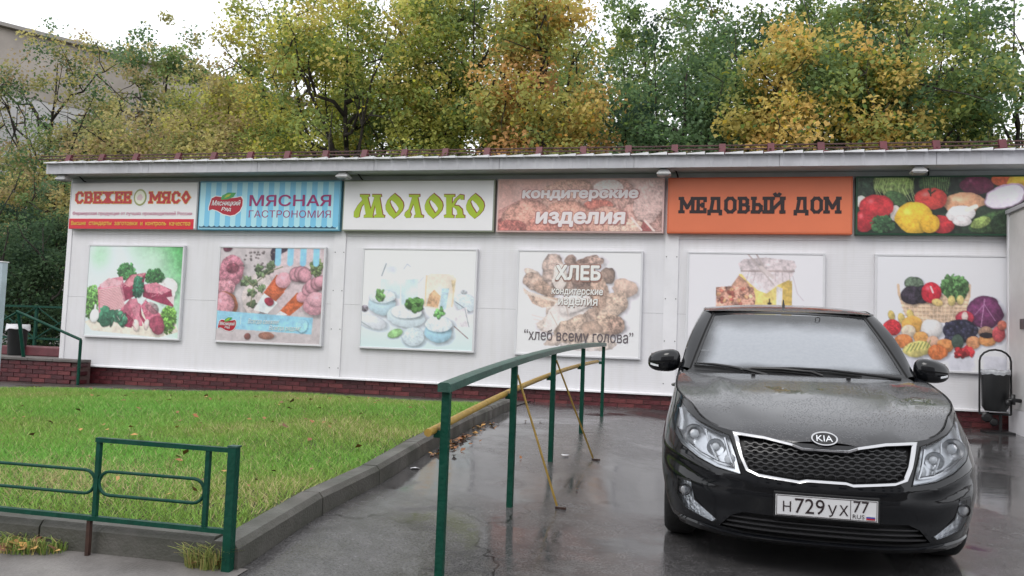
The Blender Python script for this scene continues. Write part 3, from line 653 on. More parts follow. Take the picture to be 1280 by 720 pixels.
V6(760, 335, 92, 62, 0, (232, 226, 226), hi=.05, noise=.06); V6(770, 390, 60, 40, 0, (222, 214, 214)); c.line([((800-60)/1330, .58), ((860-60)/1330, .52)], .012, (226, 216, 206))
V6(1055, 205, 145, 90, -.35, (196, 160, 190), shade=.15, noise=.04); V6(1050, 208, 132, 79, -.35, (224, 216, 228), shade=.1, noise=.05)
print_mesh('picture', c, X0+.025, X1-.025, 2.82, 3.593, -.1235, t)

# ---- posters ------------------------------------------------------------------------------------------------------
mat('poster frame', (.70, .70, .72, 1), .35, var=(3, .08))
PZ0, PZ1 = .932, 2.538
def poster(label, x0, x1, cv, y=-.055):
    t = thing('wall_poster', label, 'poster', ((x0+x1)/2, 0, PZ0), 'framed posters on the shop wall')
    build('board', MB().box(x0+.012, x1-.012, y, -.001, PZ0+.012, PZ1-.012), 'poster frame', t)
    for a in ((x0, x1, PZ0, PZ0+.03), (x0, x1, PZ1-.03, PZ1), (x0, x0+.03, PZ0+.0303, PZ1-.0303), (x1-.03, x1, PZ0+.0303, PZ1-.0303)):
        build('frame_bar', MB().box(a[0], a[1], y-.012, -.0015, a[2], a[3]), 'poster frame', t, bevel=.004)
    print_mesh('print', cv, x0+.03, x1-.03, PZ0+.03, PZ1-.03, y-.003, t); return t
def zoomer(c, x0, y0, x1, y1):
    """draw with the coordinates of an enlarged view in which the print spans x0..x1, y0..y1"""
    w = x1-x0
    def b(cx, cy, rx, ry, rot, col, **k): c.blob((cx-x0)/w, (cy-y0)/(y1-y0), rx/w, ry/w, rot, col, **k)
    def p(pts, col, **k): c.poly([((a-x0)/w, (q-y0)/(y1-y0)) for a, q in pts], col, **k)
    def l(pts, wd, col, **k): c.line([((a-x0)/w, (q-y0)/(y1-y0)) for a, q in pts], wd/w, col, **k)
    def lf(cx, cy, rx, ry, col, **k): c.leafy((cx-x0)/w, (cy-y0)/(y1-y0), rx/w, ry/w, col, **k)
    return b, p, l, lf
# meat
c = Canvas(170, 144, (214, 226, 222)); b, p, l, lf = zoomer(c, 70, 50, 680, 645); c.wob = 1
t_ = np.clip(((c.x-.62)*1.6+(.55-c.y)*.9), 0, 1); c.grad((208, 226, 220), (60, 150, 70), t_**1.3*.9); c.comp(np.exp(-(((c.x-.12)/.1)**2+((c.y-.1)/.14)**2))*.45, np.array((120, 190, 130.))); c.comp(np.exp(-(((c.x-.7)/.12)**2+((c.y-.16)/.14)**2))*.5, np.array((206, 228, 214.)))
p([(70, 555), (230, 470), (640, 480), (680, 600), (560, 640), (120, 610)], (222, 212, 196), noise=.05); b(590, 330, 60, 70, .2, (226, 222, 220), shade=.1); p([(560, 270), (630, 275), (640, 420), (600, 420)], (228, 224, 222))
lf(325, 215, 62, 48, (60, 120, 62), n=70, seed=1); lf(505, 245, 62, 42, (48, 104, 52), n=60, seed=2); lf(105, 420, 48, 100, (96, 150, 70), n=80, seed=3); lf(610, 520, 55, 80, (104, 160, 64), n=80, seed=4)
M1, M2, M3 = (182, 92, 114), (132, 40, 66), (196, 116, 134)
p([(140, 330), (200, 270), (300, 250), (310, 300), (330, 410), (240, 480), (160, 500)], M3); p([(150, 310), (210, 262), (300, 280), (290, 310), (170, 330)], (214, 160, 168))
for i in range(15): l([(150+2*i, 345+i*11), (285+3*i, 318+i*9)], 3.2, (226, 176, 178)); l([(152+2*i, 351+i*11), (285+3*i, 324+i*9)], 1.8, (150, 66, 80))
p([(300, 310), (350, 240), (450, 222), (440, 300), (400, 370), (330, 410)], M2); p([(310, 300), (360, 240), (450, 222), (420, 262), (350, 320)], (196, 120, 130))
p([(440, 300), (520, 288), (620, 330), (640, 440), (560, 420), (440, 380)], M2); p([(445, 300), (520, 285), (620, 335), (560, 360), (460, 350)], M3); p([(590, 380), (640, 370), (640, 430)], (230, 200, 206))
p([(290, 480), (340, 420), (360, 390), (430, 430), (450, 570), (330, 580)], M1); p([(350, 400), (400, 390), (450, 520), (430, 560), (390, 500)], M3); p([(430, 440), (460, 400), (570, 500), (480, 550)], M1); p([(430, 440), (440, 500), (480, 550), (460, 560), (425, 500)], M2); p([(330, 480), (390, 530), (380, 585), (320, 575)], M2)
b(545, 560, 48, 58, -.3, (150, 62, 84), noise=.15); lf(405, 320, 34, 62, (40, 100, 72), n=50, seed=6, size=.03); lf(215, 520, 55, 48, (44, 96, 70), n=14, size=.07, seed=8); lf(305, 525, 40, 40, (60, 120, 90), n=10, size=.06, seed=9)
b(130, 515, 32, 38, 0, (226, 228, 226), shade=.25, noise=.03); l([(132, 480), (134, 445)], 7, (222, 224, 218)); b(408, 565, 20, 32, -.3, (232, 214, 206), noise=.05); b(476, 558, 16, 30, .2, (232, 210, 204), noise=.05); b(505, 450, 50, 30, .4, (120, 84, 90), noise=.5, alpha=.7)
for i in range(34):
    a, q_ = random.choice([(320, 480), (400, 450), (500, 340), (360, 290), (470, 470), (560, 350), (380, 540)]); a += random.gauss(0, 22); q_ += random.gauss(0, 22); l([(a, q_), (a+random.uniform(-30, 30), q_+random.uniform(5, 30))], random.uniform(.8, 2), random.choice([(226, 180, 186), (130, 40, 62), (214, 150, 160)]), alpha=.6)
poster('poster of sliced raw pink meat with parsley on a green and white ground', -10.41, -8.522, c)
# sausage
c = Canvas(170, 144, (186, 176, 178)); b, p, l, lf = zoomer(c, 75, 70, 735, 675); c.a *= (.94+.1*c.n3)[..., None]
b(120, 75, 30, 22, 0, (90, 40, 56)); b(455, 110, 60, 60, 0, (52, 40, 56)); b(600, 260, 220, 190, -.5, (198, 178, 182), shade=.12, noise=.05); b(330, 360, 90, 130, .3, (200, 186, 184), shade=.15)
b(150, 230, 80, 100, .2, (178, 110, 126), noise=.35); b(125, 330, 60, 50, 0, (190, 128, 140), noise=.35); b(160, 205, 40, 30, 0, (120, 60, 74), noise=.3); b(125, 440, 82, 80, 0, (150, 86, 60)); b(112, 440, 70, 76, 0, (206, 140, 152), noise=.2)
for i in range(26): b(random.uniform(230, 420), random.uniform(95, 200), 7, 6, 0, (110, 100, 100))
for i, (a, q) in enumerate(((260, 280), (300, 300), (340, 240), (390, 220), (290, 360), (350, 330), (300, 430), (330, 200), (240, 300), (400, 180))): lf(a, q, 26, 18, (86, 104, 72), n=8, size=.035, seed=20+i)
l([(230, 250), (300, 320), (290, 440)], 3, (110, 110, 80)); l([(300, 310), (400, 220), (480, 190)], 3, (110, 110, 80))
p([(445, 240), (530, 300), (440, 420), (360, 370)], (168, 74, 44)); p([(420, 300), (500, 350), (440, 420), (375, 385)], (180, 84, 50)); p([(370, 360), (460, 420), (400, 490), (310, 470)], (216, 222, 226), noise=.04); b(405, 415, 32, 24, .5, (150, 40, 60)); b(490, 275, 48, 46, .3, (222, 160, 172), noise=.08)
p([(580, 350), (640, 410), (540, 500), (460, 490)], (172, 80, 44)); b(610, 380, 34, 32, 0, (214, 150, 162)); p([(480, 470), (530, 495), (450, 500)], (210, 214, 222))
for a, q, r in ((570, 235, 48), (600, 230, 48), (620, 240, 46), (650, 330, 44), (672, 310, 46), (705, 290, 45), (720, 280, 40)): b(a, q, r, r*.95, 0, (206, 144, 158), noise=.07, rim=.35)
b(690, 430, 70, 60, 0, (196, 140, 152), noise=.1); b(700, 390, 60, 40, 0, (214, 158, 170)); lf(690, 190, 40, 50, (110, 130, 80), n=30, seed=33)
for a in (447, 525, 605, 686): l([(a, 70), (a, 165)], 19, (128, 190, 222))
p([(75, 480), (685, 508), (680, 612), (75, 592)], (134, 190, 216), noise=.02); l([(232, 515), (232, 565)], 1.6, (190, 215, 228)); b(280, 640, 20, 20, 0, (120, 70, 66)); b(400, 630, 50, 22, 0, (150, 100, 84)); b(620, 560, 36, 38, 0, (150, 202, 224), shade=0)
t = poster('poster of cut sausages and herbs with a light blue slogan band', -7.87, -5.94, c)
f2 = lambda u, v: (float(on_y(255+u*165/819, 295+v*145/720, -.06)[0]), float(on_y(255+u*165/819, 295+v*145/720, -.06)[2]))
logo(t, lambda u, v: f2(88+(u-112)*.39, 505+(v-140)*.44), -.0605)
for body, a, q in (('Всегда свежее!', (272, 548), (468, 518)), ('Всегда рядом!', (402, 590), (600, 560))):
    A, Q = f2(*a), f2(*q); outlined('slogan', body, A[0], Q[0], A[1], Q[1], -.0605, 'pale text', t, off=.01, shear=.3)
# dairy
c = Canvas(170, 144, (216, 220, 230)); b, p, l, lf = zoomer(c, 50, 55, 745, 665); c.grad((224, 222, 232), (196, 216, 226), np.clip((c.y-.55)*2.2, 0, 1))
p([(180, 110), (300, 100), (290, 330), (165, 320)], (220, 224, 234), noise=.02); p([(165, 240), (290, 250), (290, 360), (165, 350)], (206, 222, 232), noise=.02); p([(290, 245), (400, 235), (395, 400), (300, 400)], (204, 224, 232), noise=.03)
l([(193, 145), (168, 220)], 3, (120, 128, 136)); l([(305, 175), (325, 145), (345, 160)], 2.5, (180, 188, 198)); l([(400, 260), (430, 225)], 2, (190, 196, 204))
p([(450, 215), (480, 200), (610, 205), (630, 240), (620, 400), (540, 425), (442, 405)], (226, 214, 200), noise=.03); p([(470, 330), (500, 300), (540, 340), (525, 410), (455, 400)], (210, 168, 130)); p([(545, 290), (590, 290), (575, 420), (535, 420)], (176, 202, 214)); l([(448, 215), (445, 400)], 4, (222, 196, 160)); l([(624, 230), (610, 400)], 4, (220, 200, 172)); p([(600, 240), (628, 240), (616, 330)], (222, 200, 160), noise=.1)
b(690, 375, 70, 50, .3, (206, 218, 226), shade=.2); l([(630, 370), (720, 430)], 2.5, (110, 120, 130)); p([(610, 440), (700, 400), (720, 520), (650, 520)], (222, 216, 222)); l([(690, 410), (718, 520)], 2, (130, 136, 144)); l([(630, 520), (715, 590)], 3, (140, 120, 116)); b(680, 310, 18, 12, 0, (170, 174, 180), noise=.4)
b(180, 400, 85, 62, 0, (188, 214, 226), shade=.3, noise=.03); b(180, 350, 80, 40, 0, (214, 226, 234), shade=.15); b(330, 470, 120, 62, .1, (206, 220, 228), shade=.2, noise=.04); b(335, 440, 95, 40, 0, (222, 228, 236), shade=.1); b(70, 425, 22, 20, 0, (110, 104, 112), noise=.7)
b(120, 510, 90, 40, .25, (212, 216, 224), shade=.25, noise=.05); l([(42, 505), (130, 555)], 3, (150, 160, 164)); b(380, 590, 70, 55, 0, (206, 220, 228), shade=.2); b(535, 560, 85, 60, 0, (164, 206, 226), shade=.3, noise=.02); b(535, 510, 85, 45, 0, (216, 226, 234), shade=.12)
lf(160, 345, 28, 30, (104, 150, 84), n=9, size=.04, seed=41); lf(370, 395, 60, 40, (84, 132, 66), n=16, size=.05, seed=42); lf(540, 440, 28, 24, (96, 148, 84), n=8, size=.04, seed=43); b(268, 575, 50, 26, -.3, (136, 180, 118), noise=.15)
poster('pale poster of milk jugs, cottage cheese bowls and green mint leaves', -5.30, -3.396, c)
# bread
c = Canvas(170, 144, (220, 216, 224)); b, p, l, lf = zoomer(c, 48, 60, 775, 685); c.wob = 1
for a, q_, r1, r2, ro, cc in ((330, 250, 70, 60, .2, (160, 130, 116)), (470, 260, 80, 70, .3, (150, 120, 104)), (300, 420, 80, 60, -.4, (200, 178, 166)), (430, 440, 90, 60, .2, (176, 148, 132)), (560, 420, 80, 70, .1, (170, 140, 122)), (250, 500, 80, 50, -.2, (210, 192, 182)), (520, 560, 90, 50, .1, (182, 154, 136)), (390, 570, 90, 50, -.1, (196, 170, 152))): b(a, q_, r1, r2, ro, cc, noise=.35)
B1, B2, B3 = (176, 146, 130), (150, 118, 102), (206, 184, 170)
b(260, 180, 72, 112, 0, (190, 162, 150), noise=.3, rim=.3); b(300, 215, 45, 80, 0, (222, 208, 200), shade=.2); b(357, 112, 32, 36, 0, (140, 112, 100), noise=.3); b(470, 130, 85, 45, -.25, (150, 120, 108), noise=.55); b(430, 190, 75, 90, 0, (128, 98, 86), noise=.4)
b(130, 195, 52, 22, .4, B3, noise=.2); b(150, 250, 75, 50, .5, B1, noise=.35, rim=.25); b(210, 290, 70, 40, .5, (160, 128, 110), noise=.35); p([(80, 285), (130, 320), (300, 345), (270, 390), (200, 405), (140, 380)], (176, 146, 128), noise=.3)
for i in range(16): l([(85+i*13, 300+i*4.0), (98+i*13, 322+i*3)], 4, (214, 196, 182)); 
b(580, 200, 48, 50, 0, (140, 112, 98), noise=.25, rim=.4); b(680, 275, 75, 62, .2, (198, 164, 146), noise=.15); b(540, 320, 55, 110, -.2, (172, 138, 118), noise=.3); b(640, 360, 60, 80, .4, (184, 154, 134), noise=.4); b(600, 420, 70, 40, -.3, (188, 160, 140), noise=.3)
b(600, 490, 90, 62, .1, (164, 134, 114), noise=.6); b(640, 500, 50, 50, 0, (146, 114, 98), noise=.6); p([(240, 420), (330, 330), (480, 320), (500, 380), (330, 560), (210, 540)], (220, 208, 204), noise=.06); b(390, 370, 100, 55, -.5, (226, 216, 212), shade=.2); l([(340, 380), (360, 450)], 4, (180, 164, 156)); l([(250, 430), (300, 520)], 3, (186, 170, 160))
b(370, 510, 110, 42, -.55, (190, 160, 140), noise=.4, rim=.2); b(490, 530, 70, 52, .2, (170, 138, 118), noise=.15, rim=.3); b(330, 580, 120, 40, -.3, (186, 160, 142), noise=.3, alpha=.8); b(560, 600, 90, 50, 0, (196, 176, 160), noise=.3, alpha=.8); b(460, 630, 160, 24, 0, (206, 190, 180), noise=.3, alpha=.7)
for i in range(5): l([(140+i*12, 450+i*26), (225, 470+i*18)], 3, (206, 190, 180), alpha=.7)
c.a = c.a*.8+np.array((222, 212, 208))*.2
t = poster('poster of assorted bread in a wicker basket reading ХЛЕБ', -2.765, -.862, c)
fb = lambda u, v: (float(on_y(635+u*180/836, 300+v*155/720, -.06)[0]), float(on_y(635+u*180/836, 300+v*155/720, -.06)[2]))
for nm, body, a, q, m, bk, of, sh in (('lettering', 'ХЛЕБ', (275, 232), (540, 148), 'bread text', 'bread shade', .06, 0), ('lettering', 'кондитерские', (252, 325), (553, 288), 'bread text', 'bread shade', .035, .06), ('lettering', 'изделия', (290, 388), (522, 342), 'bread text', 'bread shade', .03, .06), ('motto', '“хлеб всему голова”', (92, 596), (728, 535), 'motto', None, .004, 0)):
    A, Q = fb(*a), fb(*q); outlined(nm, body, A[0], Q[0], A[1], Q[1], -.0605, m, t, bk, of, of+.03, sh, drop=(.004, -.004))
# honey
c = Canvas(170, 144, (214, 212, 222)); b, p, l, lf = zoomer(c, 55, 65, 1165, 1000)
p([(480, 240), (900, 270), (920, 520), (900, 900), (520, 900), (490, 420)], (214, 190, 110), noise=.06); p([(830, 300), (915, 290), (920, 880), (840, 900)], (196, 164, 84), noise=.05); p([(790, 340), (840, 360), (830, 700), (790, 700)], (214, 206, 206))
p([(420, 340), (480, 250), (560, 320), (600, 420), (430, 420)], (176, 132, 112)); p([(290, 360), (430, 345), (600, 350), (620, 440), (600, 800), (300, 780)], (188, 134, 116), noise=.45)
for i in range(60): b(random.uniform(300, 600), random.uniform(370, 760), 20, 16, random.uniform(0, 3), random.choice([(150, 80, 70), (222, 190, 150), (200, 150, 110), (170, 100, 84)]), noise=.3)
p([(470, 150), (520, 110), (700, 95), (930, 120), (950, 170), (920, 225), (500, 225)], (198, 184, 186), noise=.12); p([(490, 225), (930, 225), (900, 280), (800, 330), (710, 405), (640, 380), (560, 310)], (214, 200, 202), noise=.08)
for i in range(7): l([(560+i*55, 225), (540+i*60, 300)], 3, (176, 160, 162))
l([(500, 215), (930, 210)], 7, (160, 142, 140)); l([(550, 65), (760, 320)], 7, (176, 162, 160)); l([(620, 65), (690, 190)], 7, (176, 162, 160)); l([(660, 180), (760, 265)], 14, (196, 182, 180)); l([(920, 250), (960, 400), (1010, 460)], 4, (196, 186, 190)); b(735, 490, 18, 10, 0, (50, 40, 36)); b(735, 465, 5, 20, 0, (50, 40, 36))
poster('white poster of a honey jar with cloth lid and honeycomb above the parked car', -.226, 1.68, c)
# vegetables basket (right part hidden behind the vestibule)
c = Canvas(180, 144, (212, 212, 222)); b, p, l, lf = zoomer(c, 38, 25, 642, 540)
p([(38, 470), (600, 470), (655, 540), (38, 540)], (206, 206, 216), noise=.02)
p([(135, 205), (455, 195), (430, 300), (400, 325), (200, 325), (165, 290)], (206, 176, 148), noise=.12)
for i in range(6): l([(145+i*4, 225+i*18), (445-i*5, 222+i*18)], 2.2, (166, 134, 108), alpha=.8)
for i in range(15): l([(160+i*19, 225), (185+i*15.5, 318)], 1.5, (226, 200, 174), alpha=.7)
l([(135, 160), (140, 205)], 6, (200, 170, 140)); l([(450, 155), (448, 205)], 6, (196, 166, 136))
b(205, 150, 42, 28, 0, (86, 104, 84), noise=.4); b(200, 205, 55, 40, 0, (40, 34, 44), noise=.6); b(245, 200, 34, 40, 0, (36, 32, 40), noise=.6); lf(385, 165, 58, 52, (72, 112, 62), n=90, seed=51, size=.03)
b(282, 190, 44, 44, 0, (188, 32, 48), hi=.25); l([(280, 165), (290, 190)], 4, (230, 190, 190)); b(310, 235, 26, 16, .2, (206, 176, 110)); b(372, 226, 16, 22, 0, (200, 180, 110)); b(410, 222, 16, 20, 0, (206, 186, 116))
b(518, 275, 76, 70, 0, (104, 46, 88), noise=.2, rim=.3); l([(515, 215), (500, 340)], 2, (170, 120, 160)); l([(515, 240), (560, 310)], 1.6, (160, 110, 150)); l([(512, 240), (470, 290)], 1.6, (160, 110, 150))
b(430, 300, 42, 28, 0, (178, 46, 66), hi=.2); b(430, 295, 14, 20, 0, (222, 196, 190))
for a, q in ((105, 300), (150, 312), (190, 296)): b(a, q, 15, 24, -.3, (206, 180, 100))
b(110, 355, 42, 34, 0, (184, 40, 48), noise=.35); b(200, 338, 48, 36, 0, (216, 158, 74), noise=.06); b(184, 370, 32, 28, 0, (216, 196, 172)); b(285, 355, 46, 42, 0, (222, 218, 216), noise=.05)
b(410, 360, 74, 48, 0, (26, 26, 40), noise=.5)
for i in range(40): b(random.uniform(345, 480), random.uniform(325, 400), 8, 8, 0, (44, 44, 66), hi=.25)
b(160, 415, 42, 30, 0, (214, 122, 66), hi=.1); b(238, 395, 34, 26, 0, (216, 150, 80)); b(292, 412, 28, 24, 0, (206, 160, 134)); b(222, 448, 62, 34, -.2, (210, 196, 116), noise=.1)
for i in range(6): l([(175+i*18, 462-i*4), (195+i*17, 428-i*4)], 2, (90, 110, 50))
b(345, 428, 36, 30, 0, (212, 132, 74)); b(312, 460, 44, 32, 0, (208, 108, 56), hi=.1); b(398, 410, 26, 32, 0, (56, 72, 62)); b(466, 412, 32, 28, 0, (206, 138, 94)); b(520, 365, 34, 26, 0, (150, 116, 96)); b(525, 400, 38, 24, 0, (206, 136, 80)); b(522, 376, 30, 12, 0, (30, 26, 30)); b(575, 370, 28, 34, 0, (184, 70, 76)); b(590, 330, 20, 20, 0, (206, 110, 90))
lf(425, 455, 40, 22, (190, 44, 50), n=20, seed=60, size=.035)
poster('poster of a wicker basket heaped with vegetables and fruit beside the black litter bin', 2.33, 4.10, c)
# ================================================================== RAILS, FENCE, LANDING, BIN
mat('green paint', (.003, .058, .036, 1), .42, var=(14, .3), bump=(40, .3), rvar=(10, .3, .6), spec=.22)
mat('green paint worn', (.03, .10, .075, 1), .42, var=(20, .5), bump=(80, .15)); mat('ochre paint', (.44, .28, .055, 1), .45, var=(16, .4), bump=(80, .12))
mat('rust', (.05, .02, .012, 1), .8, var=(20, .5)); mat('dull dark', (.03, .028, .027, 1), .7)
RX = -1.20
posts = []
for b_, tp in (((548, 742), (555, 487)), ((637, 633), (645, 455)), ((688, 577), (690, 440)), ((726, 541), (729, 434)), ((752, 522), (754, 432))):
    P = on_x(b_[0], b_[1], RX); T = on_x(tp[0], tp[1], RX); y = P[1]; posts.append((y, gz(RX, y), T[2]))
hr = thing('handrail', 'green painted steel ramp handrail on five posts with ochre lower rail beside the car', 'handrail', (RX, posts[2][0], posts[2][1]))
tops = []
for y, z0, z1 in posts:
    build('post', MB().box(RX-.02, RX+.02, y-.02, y+.02, z0-.02, z1-.012), 'green paint', hr, bevel=.003)
    tops.append((RX, y, z1))
# top rail: an angle profile bent along the post tops
ys = [p[0] for p in posts]; zs = [p[2] for p in posts]
yy = np.linspace(ys[0]-.05, ys[-1]+.03, 40); zz = np.array([np.polyval(np.polyfit(ys, zs, 3), y) for y in yy])
mb = MB(); prof = [(-.032, -.008), (-.032, .030), (-.02, .038), (.02, .038), (.032, .030), (.032, -.008)]
mb.grid([[(RX+a, y, z+b_) for a, b_ in prof+[prof[0]]] for y, z in zip(yy, zz)])
mb.f.append(tuple(range(7))[::-1][:6]); mb.f.append(tuple(len(mb.v)-7+i for i in range(6)))
build('top_rail', mb, 'green paint worn', hr, smooth=True, sharp=35)
def rz(y): return float(np.interp(y, yy, zz))
yr = np.linspace(ys[0]-.10, ys[-1]-.15, 24); A = on_x(541, 533, RX-.055)[2]
low = [(RX-.055, y, rz(max(y, ys[0]-.05))-.20+.0*(y)) for y in yr]
build('lower_rail', MB().tube(low, .0195, 10), 'ochre paint', hr, smooth=True, sharp=50)
for y, z0, z1 in posts: build('rail_bracket', MB().box(RX-.055, RX-.0205, y-.012, y+.012, rz(y)-.235, rz(y)-.2), 'green paint', hr)
for k, (px, py) in ((1, (696, 638)), (2, (741, 581))):
    y, z0, z1 = posts[k]; f_ = on_z(px, py, gz(-.6, y+.3)); f_[2] = gz(f_[0], f_[1])
    o = build('brace', MB().tube([(RX+.022, y, z1-.07), (f_[0], f_[1], f_[2]+.015)], .0075, 6), 'ochre paint', hr)
    build('brace_foot', MB().box(f_[0]-.01, f_[0]+.06, f_[1]-.012, f_[1]+.012, f_[2]-.003, f_[2]+.009), 'rust', o)

# low lawn fence: frame of angle iron with rounded loops, standing in front of the kerb
FY = -8.69
def fp(px, py, y=FY): p = on_y(px, py, y); return (float(p[0]), y, float(p[2]))
fn = thing('lawn_fence', 'low dark green metal lawn fence with rounded loops in front of the kerb', 'fence', (fp(290, 690)[0], FY, gz(fp(290, 690)[0], FY)))
tp = fp(293, 559); x_ = tp[0]; zg = gz(x_, FY)
build('post', MB().box(x_-.022, x_+.022, FY-.022, FY+.022, zg-.03, tp[2]), 'green paint', fn, bevel=.003)
build('post_cap', MB().box(x_-.024, x_+.026, FY-.024, FY+.024, tp[2]+.0005, tp[2]+.008), 'green paint worn', fn)
a = fp(125, 549); b_ = fp(272, 561); zt = (a[2]+b_[2])/2; zb = (fp(140, 648)[2]+fp(280, 666)[2])/2; xv = a[0]
build('top_bar', MB().bar((xv-.015, FY, zt), (x_-.0225, FY, zt-.004), .03, .022), 'green paint', fn)
build('bottom_bar', MB().bar((-6.4, FY, zb+.005), (x_-.0225, FY, zb), .03, .022), 'green paint', fn)
xm = fp(259, 600)[0]
build('upright', MB().box(xv-.011, xv+.011, FY-.011, FY+.011, zb+.012, zt-.012), 'green paint', fn)
build('upright', MB().box(xm-.011, xm+.011, FY-.011, FY+.011, zb+.012, zt-.012), 'green paint', fn)
def loop(x0, x1, z0, z1):
    r = (z1-z0)/2; c0 = (x0+r, (z0+z1)/2); c1 = (x1-r, (z0+z1)/2); P = []
    for q in np.linspace(math.pi/2, -math.pi/2, 9): P.append((c1[0]+r*math.cos(q), FY, c1[1]+r*math.sin(q)))
    for q in np.linspace(-math.pi/2, -3*math.pi/2, 9): P.append((c0[0]+r*math.cos(q), FY, c0[1]+r*math.sin(q)))
    P.append(P[0]); build('loop', MB().tube(P, .0085, 6, caps=False), 'green paint', fn, smooth=True)
l0 = fp(130, 590)[2]; l1 = fp(135, 618)[2]
loop(xv+.012, xm-.012, l1-.004, l0+.004)
w_ = xm-xv; loop(xv-.012-1.05, xv-.012, l1-.004, l0+.004)
xx = xv-1.075
for i in range(3):     # the pattern goes on out of the picture
    build('upright', MB().box(xx-.011, xx+.011, FY-.011, FY+.011, zb+.012, zt-.012), 'green paint', fn)
    if i < 2: loop(xx-1.02, xx-.012, l1-.004, l0+.004)
    xx -= 1.03
build('stub_leg', MB().box(fp(112, 660)[0]-.010, fp(112, 660)[0]+.010, FY-.012, FY+.008, gz(-3, FY)-.03, zb-.012), 'rust', fn)

# brick landing with steps at the left end
mat('coping', (.15, .135, .125, 1), .6, var=(4, .4), bump=(60, .25)); mat('red slab', (.17, .045, .055, 1), .5, var=(5, .4))
LY = -.42; LXR = float(on_y(95, 470, LY)[0]); LT = .50
ld = thing('brick_landing', 'low dark red brick landing wall with concrete top at the left end of the shop', 'wall', (LXR-1.5, LY, .1))
build('core', MB().box(-15, LXR-.03, LY+.03, -.06, -.05, LT-.002).box(-15, XL-.12, -.0595, 2.2, -.05, LT-.002), 'mortar', ld)
n = 0
for r in range(6):
    z = LT-.073-r*.0715; x = LXR-.24+(.125 if r % 2 else 0)-.125
    while x > -12.6:
        o = link(bpy.data.objects.new('brick', random.choice(BR)), ld); o.location = (x-ld.location[0], LY+random.uniform(0, .006)-ld.location[1], z-ld.location[2]); x -= .25
EB = [brick_mesh('brick', .03, .062, .238, m) for m in ('brick red', 'brick dark')]
for r in range(6):
    z = LT-.073-r*.0715; y = LY+.02+(.125 if r % 2 else 0)
    while y < -.28:
        o = link(bpy.data.objects.new('brick', random.choice(EB)), ld); o.location = (LXR-.03-ld.location[0], y-ld.location[1], z-ld.location[2]); y += .25
x = LXR+.03
while x > -14:
    build('coping_slab', MB().box(x-.49, x, LY-.03, LY+.3, LT, LT+.045), 'coping', ld, bevel=.006); x -= .497
build('floor_slab', MB().box(-15, XL-.12, -.06, 2.2, LT, LT+.03).box(-15, LXR-.05, LY+.301, -.0605, LT, LT+.03), 'coping', ld)
build('step', MB().box(LXR+.06, LXR+.5, LY-.55, LY-.15, .02, .13), 'brick rose', ld, bevel=.01)
rl = thing('stair_railing', 'sloping green tube handrail beside the brick landing at the left end', 'railing', (LXR, LY-.05, .2))
ry = LY-.08
p1 = on_y(22, 389, ry); p2 = on_y(101, 425, ry); zf = gz(p2[0], ry)
build('post', MB().tube([(p2[0], ry, zf-.03), (p2[0], ry, p2[2])], .025, 8), 'green paint', rl, smooth=True, sharp=50)
build('rail', MB().tube([(p1[0]-.02, ry, p1[2]), (p2[0]+.0, ry, p2[2]+.005)], .024, 8), 'green paint', rl, smooth=True, sharp=50)
build('post', MB().tube([(p1[0], ry+.2, LT+.04), (p1[0], ry+.02, p1[2]-.01)], .03, 8), 'green paint', rl, smooth=True, sharp=50)
build('rail', MB().tube([(p1[0], ry+.02, p1[2]), (p1[0]-.5, ry+.06, p1[2]-.25), (p1[0]-1.1, ry+.06, p1[2]-.45)], .018, 8), 'green paint', rl, smooth=True)
# back railing of the landing with crossed bars
br = thing('landing_railing', 'dark green railing with crossed bars at the back of the brick landing', 'railing', (-12.5, 2.0, LT+.03))
for x in (-14.4, -13.3, -12.2, -11.1): build('post', MB().box(x-.025, x+.025, 1.98, 2.03, LT+.03, LT+1.0), 'green paint', br)
for z in (LT+.3, LT+.95): build('rail', MB().box(-14.4, -11.1, 1.985, 2.025, z, z+.04), 'green paint', br)
for x in (-14.4, -13.3, -12.2):
    build('cross_bar', MB().bar((x, 1.975, LT+.3), (x+1.1, 1.975, LT+.95), .02), 'green paint', br); build('cross_bar', MB().bar((x, 2.035, LT+.95), (x+1.1, 2.035, LT+.3), .02), 'green paint', br)
c_ = on_y(62, 441, .9)
tag(build('red_slab', MB().box(c_[0]-.75, c_[0]+.55, .55, 1.15, LT+.03, LT+.20), 'red slab', bevel=.02), 'flat dark red slab lying on the brick landing behind the shop corner', 'slab')
# refuse bin with a white bag over its rim, on the landing
mat('bag white', (.7, .7, .72, 1), .35, var=(8, .15), bump=(18, .8)); mat('dark plastic', (.012, .013, .014, 1), .45, var=(6, .3))
def bin_(name, label, x, y, z0, r, h, grp=None):
    t = thing(name, label, 'litter bin', (x, y, z0), grp); build('body', MB().lathe([(0, z0), (r*.8, z0), (r*.86, z0+.03), (r, z0+h-.03), (r+.012, z0+h), (r-.01, z0+h), (r*.8, z0+.06), (0, z0+.06)], (x, y, 0), 18), 'dark plastic', t, smooth=True, sharp=40)
    k = MB(); R1 = []; R2 = []; R3 = []
    for i in range(25):
        q = 2*math.pi*i/24; w = .5*math.sin(5*q)+.5*math.sin(3*q+1); R1.append((x+(r-.03)*math.cos(q), y+(r-.03)*math.sin(q), z0+h-.05)); R2.append((x+(r+.022)*math.cos(q), y+(r+.022)*math.sin(q), z0+h+.02+.01*w)); R3.append((x+(r+.03)*math.cos(q), y+(r+.03)*math.sin(q), z0+h-.07-.035*w))
    k.grid([R1, R2, R3]); build('bag', k, 'bag white', t, smooth=True); return t
q_ = on_y(22, 420, .5); bin_('litter_bin', 'dark litter bin with a white bag over its rim on the brick landing', q_[0], .5, LT+.03, .17, .55)
